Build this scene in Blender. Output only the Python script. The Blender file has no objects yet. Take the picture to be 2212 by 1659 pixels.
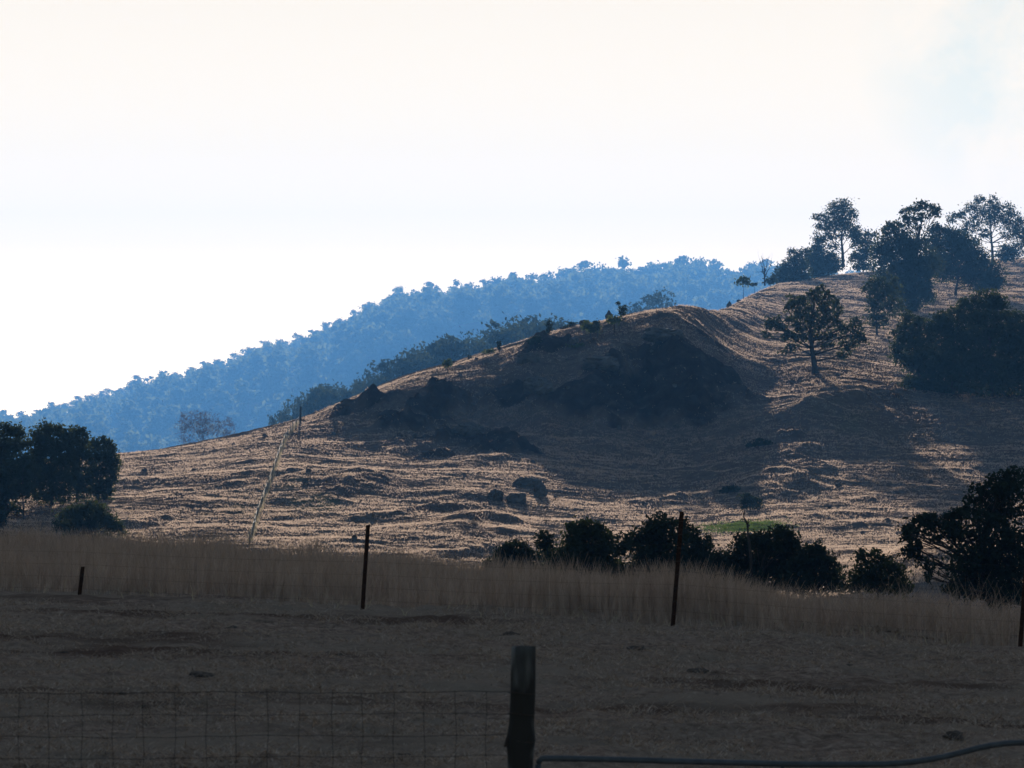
import bpy, math
import numpy as np
R = math.radians
rng = np.random.default_rng(7)
sc = bpy.context.scene
COL = sc.collection
F, CX, CY = 10000.0, 1106.0, 829.5      # focal length and centre of the picture, in picture units
SUN_EL, SUN_AZ = 8.8, -2.0              # degrees; azimuth from the view axis, negative = to the left

# ------------------------------------------------------------------ helpers
def h2(ix, iy, seed):
    h = (ix.astype(np.int64)*374761393 + iy.astype(np.int64)*668265263 + seed*1442695041) & 0xFFFFFFFF
    h = ((h ^ (h >> 13))*1274126177) & 0xFFFFFFFF
    h = h ^ (h >> 16)
    return (h & 0xFFFFFF)/float(0xFFFFFF)
def vn(x, y, seed=0):
    x = np.asarray(x, float); y = np.asarray(y, float)
    ix = np.floor(x); iy = np.floor(y)
    fx = x-ix; fy = y-iy
    fx = fx*fx*fx*(fx*(fx*6-15)+10); fy = fy*fy*fy*(fy*(fy*6-15)+10)
    a = h2(ix, iy, seed); b = h2(ix+1, iy, seed); c = h2(ix, iy+1, seed); d = h2(ix+1, iy+1, seed)
    return (a+(b-a)*fx+(c-a)*fy+(a-b-c+d)*fx*fy)*2-1
def fbm(x, y, seed=0, o=4, g=.5):
    s = 0; a = 1.0
    for i in range(o):
        s = s + a*vn(x*2**i+i*17.3, y*2**i-i*9.1, seed+i); a *= g
    return s
def sstep(a, b, x):
    t = np.clip((x-a)/(b-a), 0, 1); return t*t*(3-2*t)

def pchip(xk, yk, x):
    xk = np.asarray(xk, float); yk = np.asarray(yk, float)
    h = np.diff(xk); d = np.diff(yk)/h
    m = np.zeros_like(yk)
    for i in range(1, len(xk)-1):
        if d[i-1]*d[i] > 0:
            w1 = 2*h[i]+h[i-1]; w2 = h[i]+2*h[i-1]
            m[i] = (w1+w2)/(w1/d[i-1]+w2/d[i])
    m[0] = d[0]; m[-1] = d[-1]
    x = np.clip(x, xk[0], xk[-1])
    i = np.clip(np.searchsorted(xk, x)-1, 0, len(h)-1)
    t = (x-xk[i])/h[i]
    return (yk[i]*(1+2*t)*(1-t)**2 + m[i]*h[i]*t*(1-t)**2 + yk[i+1]*t*t*(3-2*t) + m[i+1]*h[i]*t*t*(t-1))

def mesh(name, V, faces, mat, parent=None, smooth=False, attrs=None, mats=None, mat_idx=None):
    """faces: list of int arrays (n,3)/(n,4)"""
    V = np.asarray(V, np.float32).reshape(-1, 3)
    fl = [np.asarray(f, np.int32) for f in (faces if isinstance(faces, list) else [faces]) if len(f)]
    me = bpy.data.meshes.new(name)
    me.vertices.add(len(V)); me.vertices.foreach_set('co', V.ravel())
    tot = np.concatenate([np.full(len(f), f.shape[1], np.int32) for f in fl])
    li = np.concatenate([f.ravel() for f in fl])
    st = np.concatenate([[0], np.cumsum(tot)[:-1]]).astype(np.int32)
    me.loops.add(len(li)); me.loops.foreach_set('vertex_index', li)
    me.polygons.add(len(tot)); me.polygons.foreach_set('loop_start', st)
    me.polygons.foreach_set('use_smooth', np.full(len(tot), smooth, bool))
    for m in (mats or [mat]): me.materials.append(m)
    if mat_idx is not None: me.polygons.foreach_set('material_index', np.asarray(mat_idx, np.int32))
    if attrs:
        for k, v in attrs.items():
            a = me.attributes.new(k, 'FLOAT', 'POINT'); a.data.foreach_set('value', np.asarray(v, np.float32).ravel())
    me.update(calc_edges=True)
    o = bpy.data.objects.new(name, me); COL.objects.link(o)
    if parent: o.parent = parent
    return o
def tag(o, label=None, cat=None, group=None, kind=None):
    for k, v in (('label', label), ('category', cat), ('group', group), ('kind', kind)):
        if v: o[k] = v
    return o
def empty(name, loc, label, cat, group=None):
    o = bpy.data.objects.new(name, None); COL.objects.link(o); o.location = loc
    o.empty_display_size = .2
    return tag(o, label, cat, group)

class MB:
    def __init__(s): s.V = []; s.Q = []; s.T = []; s.n = 0
    def add(s, V, Q=None, T=None):
        V = np.asarray(V, float).reshape(-1, 3); s.V.append(V)
        if Q is not None and len(Q): s.Q.append(np.asarray(Q, int)+s.n)
        if T is not None and len(T): s.T.append(np.asarray(T, int)+s.n)
        s.n += len(V)
    def tube(s, P, r, k=6, cap=True):
        P = np.asarray(P, float); r = np.broadcast_to(np.asarray(r, float), (len(P),))
        D = np.gradient(P, axis=0); D /= np.linalg.norm(D, axis=1)[:, None]+1e-9
        ref = np.array([0.31, 0.95, 0.07]) if abs(D[0][2]) > .8 else np.array([0.05, .1, 1.0])
        U = np.cross(D, ref); U /= np.linalg.norm(U, axis=1)[:, None]+1e-9
        W = np.cross(D, U)
        a = np.arange(k)*2*math.pi/k
        V = (P[:, None, :] + r[:, None, None]*(U[:, None, :]*np.cos(a)[None, :, None]+W[:, None, :]*np.sin(a)[None, :, None])).reshape(-1, 3)
        q = []
        for i in range(len(P)-1):
            for j in range(k):
                q.append((i*k+j, i*k+(j+1) % k, (i+1)*k+(j+1) % k, (i+1)*k+j))
        t = []
        if cap:
            V = np.vstack([V, P[:1], P[-1:]]); c0 = len(V)-2; e = (len(P)-1)*k
            for j in range(k):
                t.append((c0, (j+1) % k, j)); t.append((c0+1, e+j, e+(j+1) % k))
        s.add(V, q, t)
    def build(s, name, mat, parent=None, smooth=True):
        V = np.vstack(s.V); f = []
        if s.Q: f.append(np.vstack(s.Q))
        if s.T: f.append(np.vstack(s.T))
        return mesh(name, V, f, mat, parent, smooth)

# ------------------------------------------------------------------ materials
def mat_new(name):
    m = bpy.data.materials.new(name); m.use_nodes = True
    nt = m.node_tree; nt.nodes.clear()
    out = nt.nodes.new('ShaderNodeOutputMaterial')
    return m, nt, out
def nd(nt, typ, **kw):
    n = nt.nodes.new(typ)
    for k, v in kw.items():
        if k in n.inputs: n.inputs[k].default_value = v
        else: setattr(n, k, v)
    return n
def noise(nt, scale, detail=4, coord='Object', sc3=None, rough=.6):
    tc = nd(nt, 'ShaderNodeTexCoord')
    n = nd(nt, 'ShaderNodeTexNoise', Scale=scale, Detail=detail, Roughness=rough)
    if sc3:
        mp = nd(nt, 'ShaderNodeMapping'); mp.inputs['Scale'].default_value = sc3
        nt.links.new(tc.outputs[coord], mp.inputs[0]); nt.links.new(mp.outputs[0], n.inputs['Vector'])
    else: nt.links.new(tc.outputs[coord], n.inputs['Vector'])
    return n.outputs['Fac']
def ramp(nt, fac, stops):
    r = nd(nt, 'ShaderNodeValToRGB'); e = r.color_ramp.elements
    while len(e) < len(stops): e.new(.5)
    for i, (p, c) in enumerate(stops): e[i].position = p; e[i].color = (*c, 1)
    nt.links.new(fac, r.inputs[0]); return r.outputs[0]
def mix(nt, fac, a, b):
    m = nd(nt, 'ShaderNodeMix', data_type='RGBA')
    for s, v in ((0, fac), (6, a), (7, b)):
        if hasattr(v, 'links'): nt.links.new(v, m.inputs[s])
        else: m.inputs[s].default_value = (*v, 1) if isinstance(v, tuple) else v
    return m.outputs[2]
def attr(nt, name):
    return nd(nt, 'ShaderNodeAttribute', attribute_name=name).outputs['Fac']
def diffuse(nt, out, col, rough=.9, bump=None, bstr=.5, bdist=.1, spec=.1):
    b = nd(nt, 'ShaderNodeBsdfPrincipled', Roughness=rough)
    b.inputs['Specular IOR Level'].default_value = spec
    if hasattr(col, 'links'): nt.links.new(col, b.inputs['Base Color'])
    else: b.inputs['Base Color'].default_value = (*col, 1)
    if bump is not None:
        bm = nd(nt, 'ShaderNodeBump', Strength=bstr, Distance=bdist)
        nt.links.new(bump, bm.inputs['Height']); nt.links.new(bm.outputs[0], b.inputs['Normal'])
    nt.links.new(b.outputs[0], out.inputs[0]); return b
def leafy(name, c1, c2, trans, tfac, nscale=.6, sc3=None):
    """two-sided leaf / straw: diffuse plus translucent"""
    m, nt, out = mat_new(name)
    f = noise(nt, nscale, 3, sc3=sc3)
    col = ramp(nt, f, [(.3, c1), (.7, c2)])
    d = nd(nt, 'ShaderNodeBsdfDiffuse'); t = nd(nt, 'ShaderNodeBsdfTranslucent')
    nt.links.new(col, d.inputs[0])
    t.inputs[0].default_value = (*trans, 1)
    mx = nd(nt, 'ShaderNodeMixShader'); mx.inputs[0].default_value = tfac
    nt.links.new(d.outputs[0], mx.inputs[1]); nt.links.new(t.outputs[0], mx.inputs[2])
    nt.links.new(mx.outputs[0], out.inputs[0]); return m

M = {}
M['leaf'] = leafy('eucalypt_leaves', (.030, .042, .026), (.055, .065, .038), (.07, .085, .03), .3, .5)
M['leaf_dark'] = leafy('dark_leaves', (.022, .034, .024), (.042, .054, .034), (.04, .05, .022), .25, .5)
M['leaf_green'] = leafy('fresh_leaves', (.045, .07, .025), (.075, .10, .035), (.12, .15, .04), .35, .8)
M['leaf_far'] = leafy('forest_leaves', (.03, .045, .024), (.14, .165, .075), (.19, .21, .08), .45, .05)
M['twig_pink'] = leafy('purple_twigs', (.10, .07, .065), (.15, .10, .09), (.12, .07, .06), .25, .4)
M['straw'] = leafy('dry_straw', (.28, .215, .17), (.50, .39, .31), (.66, .495, .385), .6, .8)
M['stalk'] = leafy('tall_dry_stalks', (.20, .148, .12), (.62, .47, .385), (.46, .31, .22), .25, 1.0, (16, .8, .25))
M['stubble'] = leafy('grey_stubble', (.07, .052, .042), (.78, .59, .47), (.36, .26, .19), .2, 13)
M['bleached'] = leafy('bleached_stalks', (.40, .33, .24), (.55, .46, .34), (.5, .4, .26), .35, .8)
m, nt, out = mat_new('grey_bark'); f = noise(nt, 3, 4, sc3=(3, 3, .6))
diffuse(nt, out, ramp(nt, f, [(.35, (.032, .027, .023)), (.7, (.085, .073, .062))]), .9, f, .6, .05); M['bark'] = m
m, nt, out = mat_new('rock'); f = noise(nt, 1.1, 6)
diffuse(nt, out, ramp(nt, f, [(.35, (.07, .065, .062)), (.6, (.14, .13, .12)), (.75, (.2, .19, .175))]), .95, f, .7, .15); M['rock'] = m
m, nt, out = mat_new('dark_dung'); f = noise(nt, 20, 4)
diffuse(nt, out, ramp(nt, f, [(.3, (.05, .038, .032)), (.7, (.12, .092, .078))]), .95, f, .7, .02); M['clod'] = m
# weathered timber with dark and silver streaks
m, nt, out = mat_new('weathered_timber'); f = noise(nt, 9, 5, sc3=(1, 1, .09)); g = noise(nt, 3.2, 3, sc3=(1, 1, .35))
c = ramp(nt, f, [(.35, (.07, .066, .064)), (.62, (.23, .22, .21))])
c = mix(nt, ramp(nt, g, [(.46, (0, 0, 0)), (.54, (1, 1, 1))]), (.035, .031, .028), c)
diffuse(nt, out, c, .85, f, .8, .01); M['timber'] = m
m, nt, out = mat_new('rusty_steel'); f = noise(nt, 30, 4)
diffuse(nt, out, ramp(nt, f, [(.35, (.025, .014, .010)), (.7, (.075, .035, .022))]), .85, f, .3, .003); M['rust'] = m
m, nt, out = mat_new('galvanised_pipe'); f = noise(nt, 14, 4)
b = diffuse(nt, out, ramp(nt, f, [(.3, (.045, .05, .06)), (.7, (.085, .095, .11))]), .45, None, spec=.4); M['pipe'] = m
m, nt, out = mat_new('fence_wire')
diffuse(nt, out, (.07, .052, .044), .7); M['wire'] = m
m, nt, out = mat_new('pale_timber'); f = noise(nt, 6, 3)
diffuse(nt, out, ramp(nt, f, [(.3, (.22, .19, .16)), (.7, (.34, .30, .25))]), .9); M['pale'] = m
# ground of the near paddock: grazed dead grass, bare reddish soil in worn patches
m, nt, out = mat_new('grazed_ground')
f1 = noise(nt, .55, 6); f2 = noise(nt, 8, 8, rough=.75); f3 = noise(nt, .33, 4, sc3=(.45, 1, 1))
c = ramp(nt, f2, [(.32, (.12, .078, .058)), (.5, (.30, .205, .155)), (.68, (.56, .40, .305))])
c = mix(nt, ramp(nt, f1, [(.40, (0, 0, 0)), (.58, (.75, .75, .75))]), c, (.33, .245, .185))
c = mix(nt, ramp(nt, f3, [(.56, (0, 0, 0)), (.66, (.85, .85, .85))]), c, (.12, .07, .052))
diffuse(nt, out, c, 1, f2, .8, .05, 0); M['field'] = m
# hill ground
m, nt, out = mat_new('dry_hillside')
f1 = noise(nt, .12, 5); f2 = noise(nt, 1.6, 5)
c = ramp(nt, f2, [(.3, (.095, .074, .062)), (.7, (.20, .158, .128))])
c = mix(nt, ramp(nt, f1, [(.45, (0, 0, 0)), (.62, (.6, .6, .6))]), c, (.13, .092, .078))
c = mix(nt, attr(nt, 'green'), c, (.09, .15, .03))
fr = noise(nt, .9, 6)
rk = ramp(nt, fr, [(.38, (.030, .021, .019)), (.58, (.052, .039, .034)), (.76, (.12, .11, .102))])  # bluff rock and bracken, toned extra dark to deepen the shade there
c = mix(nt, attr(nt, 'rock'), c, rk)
diffuse(nt, out, c, 1, f2, 1.0, .25, 0); M['hill'] = m
m, nt, out = mat_new('far_ground'); f1 = noise(nt, .03, 4)
diffuse(nt, out, ramp(nt, f1, [(.4, (.09, .075, .05)), (.6, (.16, .12, .08))]), 1, spec=0); M['farg'] = m
m, nt, out = mat_new('shade_cloud_white'); diffuse(nt, out, (.85, .85, .86), 1, spec=0); M['shade_cloud'] = m

# ------------------------------------------------------------------ terrain
# knots from the foot of the hill to its ridge: (distance, picture row) for picture columns
HK = {
 -900: [(235,1300),(268,1190),(300,1110),(325,1080),(340,1065),(350,1058),(358,1052),(366,1046)],
  100: [(235,1290),(268,1165),(300,1085),(325,1045),(338,1027),(348,1016),(356,1008),(364,1003)],
  255: [(235,1290),(266,1170),(300,1090),(325,1045),(340,1022),(350,1006),(358,996),(367,990)],
  450: [(235,1290),(264,1175),(300,1085),(330,1022),(346,996),(358,980),(367,970),(376,963)],
  640: [(235,1290),(262,1180),(300,1085),(335,1005),(355,966),(367,945),(378,928),(388,915)],
  760: [(235,1290),(261,1185),(300,1088),(340,1003),(366,952),(376,910),(386,884),(396,866)],
  870: [(235,1290),(260,1190),(300,1090),(340,1010),(368,950),(377,912),(384,842),(398,818)],
 1000: [(235,1290),(259,1198),(300,1085),(342,1005),(366,955),(378,905),(387,830),(404,785)],
 1130: [(235,1290),(258,1208),(300,1105),(338,1020),(368,945),(383,865),(391,785),(411,742)],
 1350: [(235,1290),(258,1210),(300,1118),(332,1050),(374,928),(390,758),(398,726),(418,680)],
 1480: [(235,1290),(258,1210),(300,1120),(332,1052),(376,926),(394,748),(405,692),(424,657)],
 1560: [(235,1290),(258,1210),(300,1115),(335,1040),(380,892),(402,772),(450,697),(530,640)],
 1640: [(235,1290),(258,1208),(300,1108),(340,1015),(388,865),(420,785),(500,700),(640,618)],
 1760: [(235,1290),(258,1208),(300,1112),(340,1015),(396,815),(440,750),(540,670),(690,603)],
 2000: [(235,1290),(258,1210),(300,1118),(340,1025),(398,838),(440,768),(550,680),(750,580)],
 2212: [(235,1290),(258,1210),(300,1120),(340,1030),(398,840),(440,770),(560,680),(790,562)],
 3200: [(235,1290),(258,1205),(300,1090),(350,960),(400,825),(445,765),(570,660),(800,540)]}
hk_px = np.array(sorted(HK), float)
HKA = np.array([HK[int(p)] for p in hk_px], float)
FR = [(-1500,1000),(-600,970),(0,926),(105,910),(240,880),(350,842),(440,822),(570,780),(680,750),(760,715),(860,672),(990,655),(1110,645),
      (1270,650),(1480,650),(1600,642),(1700,636),(2212,640),(4200,690)]
fr_px, fr_py = np.array(FR, float).T
TPX = np.concatenate([np.arange(-9000, -900, 300), np.arange(-900, 3200, 20), np.arange(3200, 11201, 400)]).astype(float)
TY = np.concatenate([np.arange(48, 240, 1.0), np.arange(240, 860, .5), np.arange(860, 1500, 6.0), np.arange(1500, 5001, 20.0)])
TZ = np.zeros((len(TPX), len(TY)))
def zfield(x):      # level of the grazed paddock, tilting down to the right
    return np.interp(x, [-40, -5.7, -1.9, 1.9, 5.8, 40], [-2.6, -2.74, -2.80, -2.88, -3.05, -3.5])
def fence_y(x):
    return 56.7-0.64*x
for i, p in enumerate(TPX):
    pc = np.clip(p, -900, 3200)
    ky = [pchip(hk_px, HKA[:, k, 0], np.array([pc]))[0] for k in range(8)]
    kp = [pchip(hk_px, HKA[:, k, 1], np.array([pc]))[0] for k in range(8)]
    kz = [(CY-b)/F*a for a, b in zip(ky, kp)]
    yr, zr, pr = ky[-1], kz[-1], kp[-1]
    yc = np.interp(p, [0, 540, 1060, 1800, 2212], [88, 82, 75, 64, 60])
    zc = np.interp(p, [-9000, 0, 1060, 2212, 9000], [-3.15, -3.2, -3.38, -3.34, -3.5])
    far = pchip(fr_px, fr_py, np.array([np.clip(p, -1500, 4200)]))[0]
    zm = (CY-(pr+42))/F*960
    Y = [48, 53, yc, yc+28, 170, 205] + ky + [yr+22, yr+90, 960, 1060, 1450, 2150, 2600, 3000, 3300, 5001]
    Z = [-3.0, -3.0, zc, zc-2.3, -9.1, -10.6] + kz + [zr+.2, min(zr-5, zm+3), zm, zm-4, min(-33, zm-8), -46, (CY-far-48)/F*2600,
         (CY-far)/F*3000, (CY-far)/F*3000-12, -46]
    TZ[i] = pchip(Y, Z, TY)
def gauss_px(A, s):
    k = np.arange(-3*s, 3*s+1); w = np.exp(-.5*(k/s)**2); w /= w.sum()
    P_ = np.pad(A, ((3*s, 3*s), (0, 0)), mode='edge')
    return sum(w[j]*P_[j:j+len(A)] for j in range(len(k)))
inner = (TPX >= -900) & (TPX <= 3180)
TZ[inner] = gauss_px(TZ[inner], 2)
def base_z(x, y):
    y = np.maximum(y, 1.0); p = np.clip(CX+x/np.maximum(y, 48)*F, TPX[0], TPX[-1]-1); yy = np.clip(y, TY[0], TY[-1]-1)
    i = np.clip(np.searchsorted(TPX, p, 'right')-1, 0, len(TPX)-2); j = np.clip(np.searchsorted(TY, yy, 'right')-1, 0, len(TY)-2)
    a = (p-TPX[i])/(TPX[i+1]-TPX[i]); b = (yy-TY[j])/(TY[j+1]-TY[j])
    t = TZ[i, j]*(1-a)*(1-b)+TZ[i+1, j]*a*(1-b)+TZ[i, j+1]*(1-a)*b+TZ[i+1, j+1]*a*b
    zf = zfield(x)-(.5)*sstep(34.5, 30.5, y)
    w = sstep(0, 6, y-(fence_y(np.clip(x, -14, 14))+.5))
    return zf*(1-w)+t*w
def bluffzone(p, y):  # zones of dark rock and bracken; bluff shade is partly painted in here
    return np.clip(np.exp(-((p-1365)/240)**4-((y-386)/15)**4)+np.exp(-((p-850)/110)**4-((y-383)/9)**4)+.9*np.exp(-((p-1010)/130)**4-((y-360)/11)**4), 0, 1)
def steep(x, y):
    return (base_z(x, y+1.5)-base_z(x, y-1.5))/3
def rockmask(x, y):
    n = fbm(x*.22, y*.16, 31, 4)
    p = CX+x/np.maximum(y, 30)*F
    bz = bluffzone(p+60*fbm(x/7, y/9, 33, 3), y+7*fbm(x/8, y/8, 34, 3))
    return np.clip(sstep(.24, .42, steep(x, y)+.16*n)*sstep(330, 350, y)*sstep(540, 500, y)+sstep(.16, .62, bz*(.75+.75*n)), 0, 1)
def bump(px, py, rx, ry, p, y):     # an oval mound given in picture columns and metres of distance
    return np.exp(-((p-px)/rx)**2-((y-py)/ry)**2)
BANK_ROWS = [(1585,1028,1772,970,1.1,2.2),(1645,1072,1765,1012,1.1,2.2),(1435,1086,1562,1070,.8,1.6),(290,1132,370,1112,.55,1.5),(600,1030,672,1022,.4,1.2),
 (704,1078,815,1028,.95,2.0),(783,1120,900,1098,.6,1.5),(910,1114,985,1088,.75,1.6),(973,1144,1104,1115,.75,1.7),(915,1198,1034,1186,.5,1.5),(786,1168,868,1163,.4,1.3),(1000,1161,1082,1152,.5,1.4),
 (1715,906,1940,846,1.3,2.4),(1900,1075,2070,1060,.5,1.5),(1690,1130,1830,1112,.45,1.4),(2010,1025,2090,1012,.5,1.5),(400,1060,520,1040,.35,1.3),(330,1080,420,1072,.35,1.2),(560,1120,640,1108,.35,1.3),
 (820,985,1000,960,.7,1.8),(1000,1010,1120,985,.6,1.6),(1640,800,1740,770,.5,1.6),(1620,880,1720,845,.5,1.6),(1560,690,1660,668,.5,1.5),(1480,700,1560,690,.7,1.5),(1840,1140,1960,1125,.4,1.4),(1250,1125,1350,1118,.35,1.2),(440,1010,520,1000,.3,1.2)]
_ys = np.arange(232, 830, .25)
def _g0(px, py):
    x = (px-CX)/F*_ys; r = CY-base_z(x, _ys)/_ys*F
    k = int(np.argmax(r <= py)); return x[k], _ys[k]
BANKS = [(_g0(a, b), _g0(c, d), e, f) for a, b, c, d, e, f in BANK_ROWS]
def hill_z(x, y):
    p = CX+x/np.maximum(y, 30)*F
    wz = np.exp(-((p-1200)/520)**4-((y-384)/34)**4)
    z = base_z(x, y+wz*(4.5*fbm(x/8.5, y/30, 35, 3)+1.2*np.abs(fbm(x/2.3, y/6, 36, 2))))
    a = sstep(225, 262, y)*sstep(895, 840, y)
    rk = rockmask(x, y)
    patch = sstep(-.35, .5, fbm(x*.05, y*.04, 77, 3))
    n = .22*fbm(x/13, y/13, 3, 3)
    n = n+(.028+.065*patch)*fbm(x/4.6+fbm(x/9, y/9, 5, 2)*.6, y/2.6, 11, 3)      # sheep terraces run along the slope
    n = n+.062*fbm(x/1.1, y/.9, 19, 3)
    n = n+rk*(1.0*fbm(x/3.2, y/2.4, 41, 4)+.3)
    z = z+a*n+rk*a*.35*np.abs(fbm(x/1.4, y/1.0, 47, 3))
    # mounds, gullies and the spur at the foot of the hill
    z = z+2.5*bump(2030, 240, 215, 13, p, y)
    for (ax, ay), (bx, by), hh, ww in BANKS:
        m = (x > min(ax, bx)-9) & (x < max(ax, bx)+9) & (y > min(ay, by)-9) & (y < max(ay, by)+9)
        if not m.any(): continue
        xm, ym = x[m], y[m]
        xm_ = xm+1.3*fbm(xm/4.5, ym/4.5, 83, 2); ym_ = ym+1.6*fbm(xm/4, ym/5, 84, 3)
        dx, dy = bx-ax, by-ay; L2 = dx*dx+dy*dy+1e-6
        t = ((xm_-ax)*dx+(ym_-ay)*dy)/L2; tc_ = np.clip(t, 0, 1)
        sd_ = (xm_-ax-tc_*dx)*-dy/L2**.5+(ym_-ay-tc_*dy)*dx/L2**.5
        sd_ = sd_*(1 if dx > 0 else -1)
        over = np.abs(t-tc_)*L2**.5
        prof = np.where(sd_ < 0, np.exp(-(sd_/(ww*.55))**2), np.exp(-(sd_/(ww*1.7))**2))     # steep face towards the valley, gentle back
        z[m] = z[m]+hh*.55*prof*np.exp(-(over/2.2)**2)*(1+.5*fbm(xm/2.2, ym/2.2, 85, 3))*np.sin(np.clip(tc_, .12, .88)*math.pi)**.5
    return z
def field_z(x, y):
    z = base_z(x, y)
    w = sstep(120, 90, y)
    return z+w*(.045*fbm(x/1.7, y/1.7, 8, 3)+.03*fbm(x/.35, y/.35, 9, 3))

def grid(xs, ys, zf):
    X, Y = np.meshgrid(xs, ys)
    Z = zf(X.ravel(), Y.ravel())
    V = np.stack([X.ravel(), Y.ravel(), Z], 1)
    n, mrow = len(xs), len(ys)
    i = np.arange(n-1)[None, :]+np.arange(mrow-1)[:, None]*n
    return V, np.stack([i, i+1, i+1+n, i+n], -1).reshape(-1, 4)
def axis(lo, hi, a, b, fine, coarse):
    return np.unique(np.concatenate([np.arange(lo, a, coarse), np.arange(a, b, fine), np.arange(b, hi+coarse*.5, coarse)]).round(4))

V, Q = grid(axis(-70, 70, -9, 9, .06, 1.5), np.concatenate([np.arange(-40, 28, 2.0), np.arange(28, 60, .06), np.arange(60, 112, .4), [112.]]), field_z)
tag(mesh('paddock', V, Q, M['field'], smooth=True), kind='structure')
V, Q = grid(axis(-260, 260, -54, 88, .18, 2.0), np.concatenate([np.arange(112, 225, 1.0), np.arange(225, 300, .33), np.arange(300, 480, .3), np.arange(480, 830, .6), np.arange(830, 900, 4.0), [900.]]), hill_z)
pp = CX+V[:, 0]/V[:, 1]*F
yy_ = V[:, 1]
def greenmask(p, y):
    nz = .6+.7*fbm(p/40, y/6, 51, 3)
    g = bump(1608, 289, 58, 3.2, p, y)*.8+.30*bump(680, 300, 60, 7, p, y)+.22*bump(520, 298, 60, 8, p, y)+.2*bump(620, 318, 50, 6, p, y)+.15*bump(1830, 372, 60, 8, p, y)
    return np.clip(g*nz, 0, .9)
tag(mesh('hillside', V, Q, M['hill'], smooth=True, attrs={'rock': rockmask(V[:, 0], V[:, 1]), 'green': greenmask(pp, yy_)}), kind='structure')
V, Q = grid(axis(-1500, 1500, -420, 420, 8, 40), np.concatenate([[900.], np.arange(910, 2100, 22), np.arange(2100, 3410, 12), [3420.]]),
            lambda x, y: base_z(x, y)+sstep(910, 1010, y)*2.0*fbm(x/60, y/60, 61, 3))
tag(mesh('distant_hill', V, Q, M['farg'], smooth=True), kind='structure')
V, Q = grid(np.linspace(-2600, 2600, 27), np.linspace(-400, 3440, 29), lambda x, y: -52+0*x)
tag(mesh('valley_ground', V, Q, M['farg']), kind='structure')

def P(px, py, y):
    return np.array([(px-CX)/F*y, y, (CY-py)/F*y])
YS = np.arange(236, 830, .5)
def ground_at(px, py):
    """the point of the hillside seen at a picture position"""
    x = (px-CX)/F*YS; z = hill_z(x, YS); r = CY-z/YS*F
    k = np.argmax(r <= py) if (r <= py).any() else int(np.argmin(r))
    y = YS[k]; return np.array([x[k], y, z[k]])
def gz(x, y): return float(hill_z(np.array([x]), np.array([y]))[0])

# ------------------------------------------------------------------ foliage
def leaf_quads(C, L, W, droop=.35):
    n = len(C)
    u = rng.normal(size=(n, 3)); u[:, 2] -= droop*1.5; u /= np.linalg.norm(u, axis=1)[:, None]
    w = np.cross(u, rng.normal(size=(n, 3))); w /= np.linalg.norm(w, axis=1)[:, None]+1e-9
    s = rng.uniform(.6, 1.35, (n, 1))
    a = C-u*L*s*.5; b = C+u*L*s*.5
    V = np.stack([a, C+w*W*s*.5, b, C-w*W*s*.5], 1).reshape(-1, 3)
    return V, np.arange(4*n).reshape(-1, 4)
def clump_points(c, r, n, k=None, spread=.30):
    """n points in sub-clumps spread through an ellipsoid; gaps are left between the sub-clumps"""
    k = k or int(np.clip(n/26, 14, 60))
    d = rng.normal(size=(k, 3)); d /= np.linalg.norm(d, axis=1)[:, None]
    cc = d*rng.uniform(.25, 1, (k, 1))**.5*r
    ss = rng.uniform(.55, 1.4, k)*spread
    w = rng.integers(0, k, n)
    g = rng.normal(size=(n, 3))*.6
    return c+cc[w]+g*ss[w][:, None]*r
def limb(mb, a, b, r0, r1, sag=.12, seg=5, k=5):
    t = np.linspace(0, 1, seg)[:, None]; L = np.linalg.norm(b-a)
    mid = (a+b)/2+rng.normal(size=3)*L*sag*.5+np.array([0, 0, -L*sag*.3])
    Pn = (1-t)**2*a+2*t*(1-t)*mid+t*t*b
    mb.tube(Pn, np.linspace(r0, r1, seg), k)
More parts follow.
